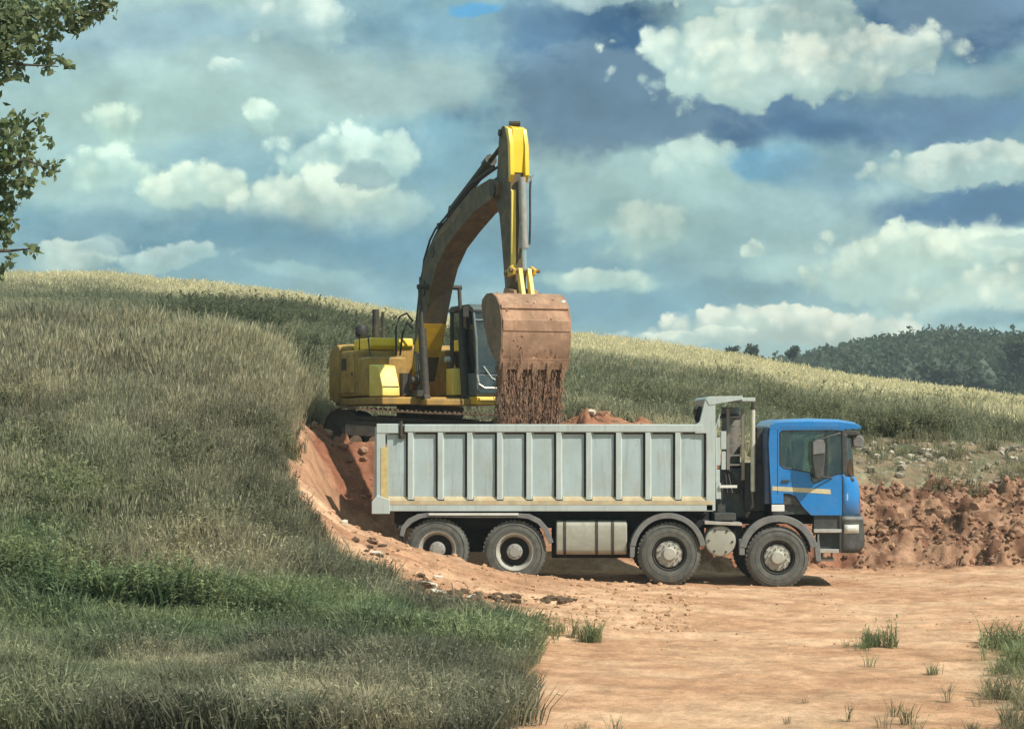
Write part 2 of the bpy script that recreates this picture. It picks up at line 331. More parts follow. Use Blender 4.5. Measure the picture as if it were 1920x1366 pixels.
# ------------------------------------------------------------------ terrain
PXC = [-2500, -600, 0, 200, 400, 520, 580, 620, 650, 700, 800, 950, 1100, 1300, 1500, 1620, 1750, 1920, 2600, 5500]
T = [
 (-30, [-.5] * 20), (12, [-.5] * 20),
 (22, [.1, 0, -.02, -.04, -.05, -.06, -.07, -.08, -.08, -.09, -.1, -.12, -.13, -.15, -.15, -.15, -.15, -.15, -.15, -.15]),
 (27, [.4, .25, .2, .18, .15, .12, .1, .08, .07, .05, .02, -.03, -.06, -.09, -.1, -.1, -.1, -.1, -.1, -.1]),
 (30, [1.2, 1.0, .9, .85, .75, .6, .5, .42, .37, .3, .2, .07, -.01, -.05, -.06, -.07, -.07, -.06, -.05, -.05]),
 (33, [2.0, 1.8, 1.65, 1.55, 1.35, 1.12, .93, .78, .66, .55, .37, .17, .06, -.01, -.04, -.05, -.05, -.05, 0, 0]),
 (36, [2.6, 2.4, 2.3, 2.2, 1.95, 1.65, 1.38, 1.14, .98, .82, .58, .3, .13, .03, -.03, -.05, -.05, -.04, 0, 0]),
 (38.6, [3.1, 2.9, 2.85, 2.75, 2.5, 2.15, 1.8, 1.42, 1.2, .98, .68, .34, .16, .06, -.03, -.05, -.05, -.02, .05, .1]),
 (39.5, [3.2, 3.05, 3.0, 2.95, 2.7, 2.3, 1.95, 1.35, .75, .35, .1, .05, .03, 0, -.05, -.06, -.05, 0, .05, .1]),
 (43.2, [3.8, 3.6, 3.6, 3.5, 3.4, 3.2, 2.5, 1.5, .8, .3, .1, .06, .05, .02, -.02, -.04, 0, .05, .2, .3]),
 (44.4, [4.0, 3.8, 3.8, 3.75, 3.65, 3.5, 2.8, 2.2, 1.7, 1.3, 1.0, .9, .8, .5, .12, .08, .15, .3, .5, .6]),
 (45.1, [4.1, 4.0, 4.0, 3.95, 3.85, 3.7, 2.9, 2.62, 2.58, 2.5, 2.3, 2.1, 2.1, 1.7, .75, .55, .62, .72, .9, 1.0]),
 (45.9, [4.2, 4.1, 4.15, 4.1, 4.0, 3.8, 2.7, 2.35, 2.3, 2.28, 2.22, 2.15, 2.9, 2.3, 1.25, 1.05, 1.08, 1.15, 1.3, 1.4]),
 (47, [4.35, 4.3, 4.3, 4.3, 4.25, 4.0, 2.9, 2.35, 2.25, 2.25, 2.22, 2.2, 3.12, 2.5, 1.6, 1.36, 1.38, 1.42, 1.5, 1.6]),
 (49, [4.5, 4.5, 4.5, 4.5, 4.45, 4.2, 3.2, 2.7, 2.45, 2.3, 2.3, 2.35, 3.0, 2.65, 2.1, 1.8, 1.78, 1.78, 1.9, 1.9]),
 (53, [4.7, 4.7, 4.7, 4.7, 4.6, 4.4, 4.0, 3.7, 3.5, 3.3, 3.0, 2.9, 3.1, 2.85, 2.65, 2.45, 2.4, 2.3, 2.2, 2.2]),
 (60, [5.2, 5.1, 5.1, 5.1, 4.9, 4.7, 4.5, 4.4, 4.3, 4.1, 3.8, 3.7, 3.65, 3.4, 3.15, 3.0, 2.9, 2.7, 2.4, 2.4]),
 (80, [8, 7.6, 7.3, 7.2, 6.9, 6.7, 6.6, 6.5, 6.4, 6.2, 5.9, 5.5, 5.2, 4.75, 4.3, 3.95, 3.65, 3.27, 2.6, 2]),
 (110, [12, 11, 10.5, 10.4, 9.9, 9.45, 9.25, 9.1, 8.98, 8.75, 8.4, 7.9, 7.4, 6.65, 5.9, 5.35, 4.85, 4.3, 2.6, 1.5]),
 (125, [12, 11, 10.3, 10.2, 9.6, 9.1, 8.9, 8.7, 8.6, 8.4, 8.0, 7.4, 6.9, 6.1, 5.3, 4.7, 4.1, 3.5, 1.5, 0]),
 (170, [8, 7, 6, 6, 5, 4.5, 4.2, 4, 3.8, 3.5, 3, 2, 1, 0, -1, -2, -3, -4, -5, -6]),
 (240, [2, 0, -2, -2, -3, -3, -3, -4, -4, -4, -4, -4, -4, -4, -4, -4, -4, -4, -4, -4]),
 (330, [2, 0, -4, -4, -4, -4, -4, -4, -4, -4, -4, -4, -4, 0, 3.5, 7, 8.5, 8.0, 6, 4]),
 (420, [2, 0, -4, -4, -4, -4, -4, -4, -4, -4, -4, -4, -3, 3, 9, 13.5, 14.5, 13, 11, 9]),
 (600, [0, 0, -4, -4, -4, -4, -4, -4, -4, -4, -4, -4, -4, -4, 0, 3, 5, 5, 5, 5]),
 (1000, [-6] * 20), (6000, [-10] * 20)]
TY = np.array([r[0] for r in T], float); TZ = np.array([r[1] for r in T], float); TP = np.array(PXC, float)
def wid(Y): return np.maximum(Y, 24.0)
def px_of(x, Y): return np.asarray(x) / wid(np.asarray(Y, float)) * F + 960
def base_h(px, Y):
    px = np.clip(px, TP[0], TP[-1] - 1e-6); Y = np.clip(Y, TY[0], TY[-1] - 1e-6)
    i = np.clip(np.searchsorted(TY, Y, 'right') - 1, 0, len(TY) - 2); j = np.clip(np.searchsorted(TP, px, 'right') - 1, 0, len(TP) - 2)
    fy = (Y - TY[i]) / (TY[i + 1] - TY[i]); fx = (px - TP[j]) / (TP[j + 1] - TP[j])
    return (TZ[i, j] * (1 - fx) + TZ[i, j + 1] * fx) * (1 - fy) + (TZ[i + 1, j] * (1 - fx) + TZ[i + 1, j + 1] * fx) * fy
LBY = [15, 22, 26, 27.5, 29, 30, 31, 33.5, 36, 37.5, 39, 43, 45, 47, 49, 50.5, 52]
LBP = [930, 960, 985, 1000, 1010, 925, 815, 660, 565, 545, 548, 550, 550, 585, 640, 760, 1000]
YTP = [0, 560, 700, 1000, 1100, 1180, 1250, 1400, 1600, 1750, 1920, 3000]
YTY = [45, 48.5, 50, 50, 50.5, 49.5, 47.5, 47, 47.6, 47.4, 48.6, 49]
def masks(x, Y):
    px = px_of(x, Y); jx = (fbm(x * 1.3, Y * 1.3, 4) - .5) * 90; jy = (fbm(x * .9 + 40, Y * .9, 4) - .5) * 2.2
    left = sstep(-14, 14, px - np.interp(Y, LBY, LBP) + jx)
    top = sstep(-.35, .35, np.interp(px, YTP, YTY) - Y + jy)
    d = left * top
    near = .2 * sstep(26.6, 25.2, Y + (fbm(x * .8, Y * .6, 3) - .5) * 3)         # sparse growth along the near verge
    d = d * (1 - near * sstep(.55, .66, fbm(x * 1.1 + 5, Y * .8, 4)))
    d = d * (1 - .7 * sstep(1800, 1900, px) * sstep(29.4, 28.4, Y) * sstep(.35, .55, fbm(x * 1.3 + 3, Y, 3)))
    face = sstep(43.3, 44.1, Y + (fbm(x * .7, 3 + Y * 0, 3) - .5) * .8) * d
    return px, d, face
def height(x, Y, detail=True):
    x = np.asarray(x, float); Y = np.asarray(Y, float)
    px, d, face = masks(x, Y)
    z = base_h(px, Y) - .62 * sstep(62, 95, Y) * sstep(200, 130, Y) - .22 * sstep(40, 45, Y) * sstep(60, 50, Y) * sstep(640, 520, px)
    if detail:
        far = np.clip(Y / 60, 1, 6)
        z = z + (fbm(x * .35 / far, Y * .35 / far, 3) - .5) * .16 * np.minimum(far, 1.6) * sstep(26, 33, Y) * (1 - d * .85)
        mound = sstep(1150, 800, px) * sstep(30, 33, Y) * sstep(39.4, 38.6, Y) * d
        z = z + d * (fbm(x * 3, Y * 3, 4) - .5) * (.05 + .16 * mound)
        z = z + d * (fbm(x * 1.2, Y * 5, 3) - .5) * .04 * sstep(40, 36, Y)
        for yr, wv in ((36.4, .35), (34.3, .4), (32.0, .5), (30.6, .3)):
            z = z - d * .045 * np.exp(-((Y - yr - wv * np.sin(x * .35 + yr)) / .17) ** 2) * sstep(-1.5, 1.5, x) * (1 + .5 * (vnoise(x * 6, Y * 3) - .5))
        rg = 1 - np.abs(2 * fbm(x * 1.7 + 3, Y * 1.7, 4) - 1)
        rough = face * sstep(48.8, 47, Y) * (.45 + 1.1 * sstep(.38, .6, fbm(x * .55 + 11, Y * .9, 3)))
        z = z + rough * ((fbm(x * 2.6, Y * 3.4, 5, .64) - .5) * .75 + (rg - .8) * .25 + (fbm(x * 6, Y * 6, 2) - .5) * .12) * np.where(px > 1060, 1, .8)
        rub = sstep(1580, 1640, px) * sstep(47, 48.5, Y) * sstep(56, 51, Y)
        z = z + rub * (fbm(x * 2.2, Y * 2.2, 4, .6) - .5) * .45
    return z
def H(x, y): return float(height(np.array([x]), np.array([y]))[0])
def lerp(a, b, t): return np.asarray(a) * (1 - t[..., None]) + np.asarray(b) * t[..., None]
def ground_col(x, Y):
    px, d, face = masks(x, Y); n = fbm(x * .9, Y * .9, 4); n2 = fbm(x * 4, Y * 4, 3)
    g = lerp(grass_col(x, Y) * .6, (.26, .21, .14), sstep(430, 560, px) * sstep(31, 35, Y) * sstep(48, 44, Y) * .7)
    tan = lerp((.50, .285, .17), (.63, .40, .255), sstep(.3, .7, fbm(x * .7, Y * 1.1, 5)))
    tan = lerp(tan, (.37, .195, .12), sstep(1200, 820, px) * sstep(29, 34, Y) * sstep(.25, .6, n) * .8)
    red = lerp((.27, .115, .07), (.38, .19, .115), sstep(.35, .65, n))
    brn = lerp((.15, .08, .052), (.40, .24, .155), sstep(.35, .62, n2))
    red = lerp(red, brn, sstep(1550, 1640, px) * .85)
    red = lerp(red, (.42, .235, .145), sstep(585, 560, px + (n - .5) * 60) * .8)
    dirt = lerp(tan, red, face)
    rub = sstep(1540, 1620, px) * sstep(46.6, 47.6, Y) * sstep(58, 53, Y)
    g = lerp(g, (.27, .20, .13), rub * sstep(.3, .5, n2) * .85)
    return lerp(g, dirt, np.clip(d + (n2 - .5) * .3 * d * (1 - d) * 4, 0, 1))
def grass_col(x, Y):
    px = px_of(x, Y); n = fbm(x * .45 + 9, Y * .45, 4); m = fbm(x * .16, Y * .16 + 4, 3); n3 = fbm(x * 1.6, Y * 1.6, 3)
    olive = lerp((.225, .215, .145), (.38, .34, .23), sstep(.35, .65, n))
    olive = lerp(olive, (.155, .155, .11), sstep(.5, .66, fbm(x * .8 + 71, Y * .8, 4)) * .75)
    olive = lerp(olive, (.25, .255, .16), sstep(.58, .72, fbm(x * .3 + 31, Y * .3, 3)) * .6)
    olive = lerp(olive, (.23, .255, .145), sstep(330, 120, px) * sstep(36.5, 34, Y + (n - .5) * 4) * .6)
    green = lerp((.165, .215, .12), (.29, .32, .175), sstep(.3, .7, n3))
    c = lerp(olive, green, sstep(30.4, 28.9, Y + (n - .5) * 5) * sstep(25.5, 27.5, Y + (n - .5) * 4))
    c = lerp(c, (.44, .40, .26), sstep(41, 46, Y + (m - .5) * 5) * sstep(51, 48.5, Y) * sstep(100, 420, px) * .9)
    hill = lerp((.17, .185, .115), (.33, .31, .20), sstep(.35, .65, fbm(x * .13, Y * .1, 4)))
    hr = lerp((.20, .205, .125), (.37, .34, .215), sstep(.35, .65, fbm(x * .16 + 7, Y * .13, 4)))
    hill = lerp(hill, hr, sstep(700, 1100, px))
    c = lerp(c, hill, sstep(48.5, 52, Y + (n - .5) * 2))
    straw = lerp((.66, .57, .36), (.80, .71, .48), sstep(.3, .7, n3))
    lim = np.interp(px, [0, 400, 700, 1000, 1200, 1500, 1920], [98, 96, 93, 84, 79, 70, 61])
    c = lerp(c, straw, sstep(-5, 5, Y - lim + (fbm(x * .2, Y * .08, 4) - .5) * 14) * sstep(160, 130, Y) * np.interp(px, [0, 500, 1000], [.55, .7, .95]))
    c = lerp(c, (.05, .065, .03), sstep(170, 250, Y))
    return c * (.78 + .44 * sstep(.3, .7, fbm(x * 1.7 + 5, Y * 1.7, 4)))[..., None]
ts = np.unique(np.concatenate([np.linspace(-2.6, -.30, 24), np.linspace(-.30, .30, 521), np.linspace(.30, 2.6, 24)]))
ys = np.unique(np.concatenate([np.linspace(-30, 20, 14), np.arange(20, 27, .14), np.arange(27, 42, .075), np.arange(42, 50, .04), np.arange(50, 60, .15), np.arange(60, 80, .4), np.arange(80, 130, .7), np.geomspace(130, 1000, 40), np.geomspace(1000, 6000, 8)]))
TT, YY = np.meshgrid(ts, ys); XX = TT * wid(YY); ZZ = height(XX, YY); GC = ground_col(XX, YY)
ny, nx = XX.shape; verts = np.stack([XX, YY, ZZ], -1).reshape(-1, 3)
ii, jj = np.meshgrid(np.arange(ny - 1), np.arange(nx - 1), indexing='ij')
q = np.stack([ii * nx + jj, ii * nx + jj + 1, (ii + 1) * nx + jj + 1, (ii + 1) * nx + jj], -1).reshape(-1, 4)
fc = verts[q].mean(1); fpx, fd, fface = masks(fc[:, 0], fc[:, 1])
gm = bpy.data.materials.new('ground'); gm.use_nodes = True; g = NT(gm.node_tree); gb = gm.node_tree.nodes['Principled BSDF']
at = g.n('ShaderNodeAttribute', attribute_name='gcol').outputs['Color']
po = g.n('ShaderNodeNewGeometry').outputs['Position']
n1 = g.noise(po, 2.2, 6, .65); n2 = g.noise(po, 14, 5, .7)
c = g.mix(g.mapr(n1, .3, .7), g.mix(1, at, (.74, .72, .70), 'MULTIPLY'), g.mix(1, at, (1.22, 1.22, 1.22), 'MULTIPLY'))
c = g.mix(g.mapr(n2, .38, .62, 0, .5), c, g.mix(1, c, (.66, .62, .60), 'MULTIPLY'))
g.put(gb.inputs['Base Color'], c); gb.inputs['Roughness'].default_value = 1; gb.inputs['Specular IOR Level'].default_value = .1
bp = g.n('ShaderNodeBump'); bp.inputs['Strength'].default_value = .7; bp.inputs['Distance'].default_value = .05
g.put(bp.inputs['Height'], g.math('ADD', g.noise(po, 7, 6, .65), g.math('MULTIPLY', g.noise(po, 40, 3, .6), .35))); g.put(gb.inputs['Normal'], bp.outputs[0])
def terrain(name, sel, label):
    qq = q[sel]; u, inv = np.unique(qq, return_inverse=True); me = bpy.data.meshes.new(name)
    me.from_pydata(verts[u].tolist(), [], inv.reshape(-1, 4).tolist())
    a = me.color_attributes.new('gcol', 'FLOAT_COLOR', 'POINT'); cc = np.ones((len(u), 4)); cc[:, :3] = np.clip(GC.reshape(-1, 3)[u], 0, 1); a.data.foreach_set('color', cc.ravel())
    me.polygons.foreach_set('use_smooth', [True] * len(me.polygons)); me.materials.append(gm)
    return tag(link(name, me), label, kind='structure')
isface = (fface > .5) & (fc[:, 1] < 52); isdirt = (fd > .5) & ~isface & (fc[:, 1] > -40) & (fc[:, 1] < 52)
terrain('dirt_ground', isdirt, 'orange tan bare earth track in front of the blue truck')
terrain('excavated_bank', isface, 'rough reddish cut bank and spoil behind the truck')
terrain('hillside', ~isface & ~isdirt & (fc[:, 1] < 150), 'grassy hillside rising to a straw coloured crest')
terrain('far_hill', ~isface & ~isdirt & (fc[:, 1] >= 150), 'distant low land under dark woods at the right')

# ------------------------------------------------------------------ grasses: one object of its own for each kind of cover
def leafmat(name, tr=.3, rnd=.35, attr='col'):
    m = bpy.data.materials.new(name); m.use_nodes = True; t = NT(m.node_tree); m.node_tree.nodes.clear()
    a = t.n('ShaderNodeAttribute', attribute_name=attr, attribute_type='INSTANCER' if attr == 'col' else 'GEOMETRY').outputs['Color']
    r = t.n('ShaderNodeObjectInfo').outputs['Random']; bc = t.n('ShaderNodeAttribute', attribute_name='bl').outputs['Fac']
    k = t.math('MULTIPLY', t.mapr(r, 0, 1, 1 - rnd, 1 + rnd, False), t.math('ADD', bc, .0))
    v = t.n('ShaderNodeCombineXYZ'); [t.put(v.inputs[i], k) for i in range(3)]
    c_ = t.mix(1, a, v.outputs[0], 'MULTIPLY')
    d = t.n('ShaderNodeBsdfDiffuse'); t.put(d.inputs[0], c_); l = t.n('ShaderNodeBsdfTranslucent'); t.put(l.inputs[0], c_)
    s_ = t.n('ShaderNodeMixShader'); s_.inputs[0].default_value = tr; t.put(s_.inputs[1], d.outputs[0]); t.put(s_.inputs[2], l.outputs[0])
    o = t.n('ShaderNodeOutputMaterial'); t.put(o.inputs[0], s_.outputs[0]); return m
GM = leafmat('grass_blades', .42, .2)
def tuft(name, n, h, wd, spread, lean, seed=False, leaves=0, rs=random):
    vs = []; fs = []; bl = []
    def quadstrip(p, d, hh, ww, bend, k):
        o = len(vs); a = rs.random() * 6.28; sx, sy = math.cos(a) * ww / 2, math.sin(a) * ww / 2
        for t, wf in ((0, .8), (.45, 1), (.8, .7)):
            c0 = (p[0] + d[0] * bend * t * t, p[1] + d[1] * bend * t * t, hh * t * (1 - .15 * bend / max(hh, .01) * t))
            vs.extend([(c0[0] - sx * wf, c0[1] - sy * wf, c0[2]), (c0[0] + sx * wf, c0[1] + sy * wf, c0[2])])
        vs.append((p[0] + d[0] * bend, p[1] + d[1] * bend, hh)); bl.extend([k] * 7)
        fs.extend([(o, o + 1, o + 3, o + 2), (o + 2, o + 3, o + 5, o + 4), (o + 4, o + 5, o + 6)])
    for i in range(n):
        a = rs.random() * 6.28; r_ = spread * math.sqrt(rs.random()); p = (math.cos(a) * r_, math.sin(a) * r_)
        a2 = a + (rs.random() - .5) * 2; hh = h * (.55 + .6 * rs.random()); k = .82 + .36 * rs.random()
        d = (math.cos(a2), math.sin(a2)); b = lean * hh * (.3 + rs.random())
        quadstrip(p, d, hh, wd * (.7 + .6 * rs.random()), b, k)
        if seed and rs.random() < .5:
            o = len(vs); x, y, z = p[0] + d[0] * b, p[1] + d[1] * b, hh; s_ = wd * 1.0
            vs.extend([(x - s_, y, z - .0), (x, y - s_, z - .02), (x + s_, y, z), (x + d[0] * .03, y + d[1] * .03, z + .14 * h), (x, y, z - .1 * h)]); bl.extend([k * 1.12] * 5)
            fs.extend([(o, o + 2, o + 3), (o, o + 4, o + 2), (o + 1, o + 3, o + 4)])
        for l in range(leaves):
            t = .2 + .8 * rs.random(); s_ = wd * (1.2 + 1.5 * rs.random()); a3 = rs.random() * 6.28; o = len(vs)
            x, y, z = p[0] + d[0] * b * t * t, p[1] + d[1] * b * t * t, hh * t; ux, uy = math.cos(a3), math.sin(a3); e = (rs.random() - .3) * s_
            vs.extend([(x, y, z), (x + ux * s_ - uy * s_ * .45, y + uy * s_ + ux * s_ * .45, z + e), (x + ux * s_ * 2, y + uy * s_ * 2, z + e * 1.5), (x + ux * s_ + uy * s_ * .45, y + uy * s_ - ux * s_ * .45, z + e)])
            bl.extend([.75 + .6 * rs.random()] * 4); fs.append((o, o + 1, o + 2, o + 3))
    me = bpy.data.meshes.new(name); me.from_pydata(vs, [], fs); a = me.attributes.new('bl', 'FLOAT', 'POINT'); a.data.foreach_set('value', bl)
    me.materials.append(GM); return bpy.data.objects.new(name, me)
def scatter(name, x, y, scl, colr, sources, label, tilt=.2, z=None):
    n = len(x); me = bpy.data.meshes.new(name); zz = height(x, y) if z is None else z
    me.vertices.add(n); me.vertices.foreach_set('co', np.stack([x, y, zz], -1).ravel())
    a = me.attributes.new('scl', 'FLOAT', 'POINT'); a.data.foreach_set('value', scl)
    a = me.attributes.new('rot', 'FLOAT_VECTOR', 'POINT'); rr = np.stack([(rng.random(n) - .5) * tilt, (rng.random(n) - .5) * tilt, rng.random(n) * 6.28], -1); a.data.foreach_set('vector', rr.ravel())
    a = me.attributes.new('col', 'FLOAT_COLOR', 'POINT'); cc = np.ones((n, 4)); cc[:, :3] = np.clip(colr, 0, 1); a.data.foreach_set('color', cc.ravel())
    a = me.attributes.new('pick', 'INT', 'POINT'); a.data.foreach_set('value', rng.integers(0, len(sources), n).astype(np.int32))
    o = link(name, me); ng = bpy.data.node_groups.new(name, 'GeometryNodeTree')
    ng.interface.new_socket('Geometry', in_out='INPUT', socket_type='NodeSocketGeometry'); ng.interface.new_socket('Geometry', in_out='OUTPUT', socket_type='NodeSocketGeometry')
    N = ng.nodes; L = ng.links; gi = N.new('NodeGroupInput'); go = N.new('NodeGroupOutput'); ip = N.new('GeometryNodeInstanceOnPoints'); gj = N.new('GeometryNodeJoinGeometry')
    for s_ in reversed(sources):
        oi = N.new('GeometryNodeObjectInfo'); oi.inputs['Object'].default_value = s_; oi.inputs['As Instance'].default_value = True; L.new(oi.outputs['Geometry'], gj.inputs[0])
    def na(nm, dt):
        k = N.new('GeometryNodeInputNamedAttribute'); k.data_type = dt; k.inputs[0].default_value = nm; return k.outputs[0]
    L.new(gi.outputs[0], ip.inputs['Points']); L.new(gj.outputs[0], ip.inputs['Instance']); ip.inputs['Pick Instance'].default_value = True
    L.new(na('pick', 'INT'), ip.inputs['Instance Index']); L.new(na('rot', 'FLOAT_VECTOR'), ip.inputs['Rotation']); L.new(na('scl', 'FLOAT'), ip.inputs['Scale'])
    L.new(ip.outputs[0], go.inputs[0]); md = o.modifiers.new('scatter', 'NODES'); md.node_group = ng
    return tag(o, label, kind='stuff')
def pts(n, p0, p1, y0, y1, power=1):
    Y = (y0 ** power + (y1 ** power - y0 ** power) * rng.random(n)) ** (1 / power)
    px = p0 + (p1 - p0) * rng.random(n); return (px - 960) / F * wid(Y), Y, px
src_low = [tuft('low%d' % i, 18, .32, .014, .14, .5, leaves=1) for i in range(4)]
src_dry = [tuft('dry%d' % i, 16, .62, .012, .13, .35, seed=True) for i in range(4)]
src_weed = [tuft('weed%d' % i, 7, .50, .018, .12, .4, leaves=9) for i in range(4)]
src_hill = [tuft('hill%d' % i, 14, .55, .035, .34, .45, leaves=1) for i in range(4)]
src_straw = [tuft('straw%d' % i, 16, .80, .032, .4, .3, seed=True) for i in range(4)]
def keep(x, y, p): return rng.random(len(x)) < p
PXL, PXR = -160, 2080
x, y, px = pts(26000, PXL, 1120, 21, 34, 1.3); d = masks(x, y)[1]; k = keep(x, y, (1 - d) ** 2 * sstep(34, 31, y + (fbm(x, y, 3) - .5) * 4)); x, y = x[k], y[k]
scatter('green_grass', x, y, (.4 + .8 * rng.random(len(x))) * (.35 + 1.3 * fbm(x * .9 + 30, y * .9, 3)), grass_col(x, y) * 1.05, src_low, 'low bright green grass at the foot of the bank on the left')
x, y, px = pts(24000, PXL, 780, 29, 51, 1); d = masks(x, y)[1]; k = keep(x, y, (1 - d) ** 1.5 * np.interp(px, [380, 560], [1, .5]) * sstep(29, 33, y) * (.35 + .65 * sstep(.42, .56, fbm(x * .5 + 3, y * .5, 3)) + sstep(40, 44, y)) ); x, y = x[k], y[k]
c = grass_col(x, y); c = lerp(c, (.50, .44, .30), rng.random(len(x)) ** 2 * .7)
sz = (.35 + .5 * rng.random(len(x))) * (.55 + .9 * fbm(x * 1.1 + 60, y * 1.1, 3)) * np.interp(px_of(x, y), [350, 520, 640], [1, .8, .5]) * (1 + .75 * sstep(39.5, 44, y))
scatter('dry_grass', x, y, sz, c, src_dry, 'tall dry brownish grass on the bank left of the excavator')
x, y, px = pts(19000, PXL, 780, 28, 49, 1); d = masks(x, y)[1]; k = keep(x, y, (1 - d) ** 1.5 * (.12 + .88 * sstep(.46, .6, fbm(x * .6 + 13, y * .6, 3))) * sstep(48, 43, y) ); x, y = x[k], y[k]
scatter('weeds', x, y, (.4 + .75 * rng.random(len(x))) * np.interp(px_of(x, y), [350, 520, 640], [1, .8, .5]) * (.6 + .9 * fbm(x * .9 + 80, y * .9, 3)), grass_col(x, y) * np.array([.95, .96, .88]), src_weed, 'grey green leafy weeds growing among the dry grass')
x, y, px = pts(42000, PXL, PXR, 47.5, 104, 1.5); d = masks(x, y)[1]; rub = sstep(1540, 1600, px) * sstep(57, 53, y + (fbm(x * .8, y, 3) - .5) * 5)
k = keep(x, y, (1 - d) ** 2 * (1 - .88 * rub)); x, y, rub = x[k], y[k], rub[k]
scatter('hill_grass', x, y, (.5 + .5 * rng.random(len(x))) * np.clip(y / 60, .75, 1.2) * (1 - .4 * rub), lerp(grass_col(x, y), (.42, .39, .25), rng.random(len(x)) ** 3 * .6), src_hill, 'olive green grass covering the hillside behind the machines')
x, y, px = pts(68000, PXL, PXR, 54, 122, 1.5); lim = np.interp(px, [0, 400, 700, 1000, 1200, 1500, 1920], [98, 96, 93, 84, 79, 70, 61])
k = keep(x, y, sstep(-6, 5, y - lim + (fbm(x * .2, y * .08, 4) - .5) * 14)); x, y = x[k], y[k]
scatter('straw_grass', x, y, (.38 + .38 * rng.random(len(x))), lerp(grass_col(x, y), (.78, .69, .45), .3 + .5 * rng.random(len(x))), src_straw, 'pale straw coloured grass along the crest of the hill')
x, y, px = pts(9000, 250, 900, 52, 86, 1); k = keep(x, y, sstep(.46, .6, fbm(x * .35 + 3, y * .22, 3)) * sstep(250, 420, px)); x, y = x[k], y[k]
scatter('hillside_shrubs', x, y, 1.0 + 1.1 * rng.random(len(x)), lerp(np.full((len(x), 3), (.10, .12, .075)), (.20, .20, .12), rng.random(len(x))), src_weed, 'dark low shrubs in a band on the hillside behind the excavator')
x, y, px = pts(5000, 1150, PXR, 54, 84, 1); k = keep(x, y, sstep(.52, .64, fbm(x * .4 + 13, y * .25, 3)) * sstep(80, 66, y)); x, y = x[k], y[k]
scatter('low_shrubs', x, y, .7 + .9 * rng.random(len(x)), lerp(np.full((len(x), 3), (.14, .15, .09)), (.25, .24, .13), rng.random(len(x))), src_weed, 'patches of darker low growth on the slope above the truck')
x, y, px = pts(9000, 560, PXR, 20, 29.6, 1); d = masks(x, y)[1]; tf = sstep(.73, .80, fbm(x * 1.6 + 50, y * 1.1, 3)) * sstep(28.9, 27.8, y); k = keep(x, y, np.clip((1 - d) ** 2 * .8 + tf * .9, 0, 1) * (px > 1000)); x, y = x[k], y[k]
scatter('verge_grass', x, y, .25 + .45 * rng.random(len(x)), lerp(grass_col(x, y), (.25, .23, .10), rng.random(len(x)) * .5), src_low + src_weed[:1], 'sparse tufts of grass along the near edge of the dirt')
gx = []; gy = []
for a_, b_, sx_, sy_, n_ in ((1640, 29.4, 24, .15, 30), (1895, 29.3, 26, .3, 50), (1108, 29.6, 8, .1, 18), (930, 30.0, 70, .4, 200)):
    pp_ = a_ + rng.normal(size=n_) * sx_; yy_ = b_ + rng.normal(size=n_) * sy_; gx.append((pp_ - 960) / F * yy_); gy.append(yy_)
gx = np.concatenate(gx); gy = np.concatenate(gy)
scatter('verge_weeds', gx, gy, .25 + .5 * rng.random(len(gx)), lerp(np.full((len(gx), 3), (.15, .20, .10)), (.32, .32, .17), rng.random(len(gx))), src_low + src_weed, 'small green weed clumps standing along the near edge of the track')
x, y, px = pts(3200, 1150, PXR, 46.8, 56, 1); k = keep(x, y, sstep(.53, .65, fbm(x * 1.1 + 22, y * 1.1, 3)) * (px > 1250)); x, y = x[k], y[k]
scatter('scrub', x, y, .35 + .45 * rng.random(len(x)), lerp(np.full((len(x), 3), (.26, .25, .15)), (.44, .37, .24), rng.random(len(x)) * .6), src_weed, 'low scrubby weeds along the top of the rubble bank')

# ------------------------------------------------------------------ clods, stones, debris
rs = random.Random(5)
def rocks(name, n, p0, p1, y0, y1, r0, r1, m, label, cond=None, sub=1):
    mb = MB(); x, y, px = pts(n, p0, p1, y0, y1); z = height(x, y); dm = masks(x, y)[1]
    for a, b, c_, dd, pp in zip(x, y, z, dm, px):
        if dd < .45 and cond is None: continue
        if cond and not cond(pp, b): continue
        if name == 'soil_clods' and rs.random() > .15 + 1.1 * float(sstep(.42, .58, fbm(a * .55 + 11, b * .9, 3))): continue
        r_ = r0 + (r1 - r0) * rs.random() ** 3
        mb.clod((a, b, c_ + r_ * .15), r_, (1, .8 + .5 * rs.random(), .6 + .3 * rs.random()), .3, sub, rs)
    o = link(name, mb.mesh(name, m, 20, False, False)); return tag(o, label, kind='stuff')
rocks('soil_clods', 4200, 1500, 2100, 43.9, 47.8, .010, .085, 'soil_red', 'broken brown soil clods covering the bank right of the cab')
rocks('loose_earth', 900, 560, 1260, 44.3, 48, .02, .12, 'soil_red', 'crumbled red earth behind the tipper body')
rocks('earth_crumbs', 1300, 590, 1300, 31, 39, .012, .055, 'soil_tan', 'loose earth crumbs on the mound before the rear wheels')
rocks('bank_rubble', 420, 1600, 2100, 46.8, 53, .03, .13, 'grey_stone', 'scattered grey brown stones along the top of the right bank', lambda a, b: rs.random() < .7)
rocks('track_pebbles', 500, 1000, 2100, 28, 44, .008, .035, 'soil_tan', 'small pebbles and lumps on the dirt track')
def local_clods(name, spots, n, r0, r1, m, label):
    mb = MB()
    for k in range(n):
        a, b, wx, wy = rs.choice(spots); X, Y, Z = at_px(a + rs.gauss(0, wx), b + rs.gauss(0, wy), 28, 42); q_ = r0 + (r1 - r0) * rs.random() ** 2
        mb.clod((X, Y, Z + q_ * .2), q_, (1.2, 1, .6), .4, 1, rs)
    return tag(link(name, mb.mesh(name, m, 20, False, False)), label, kind='stuff')
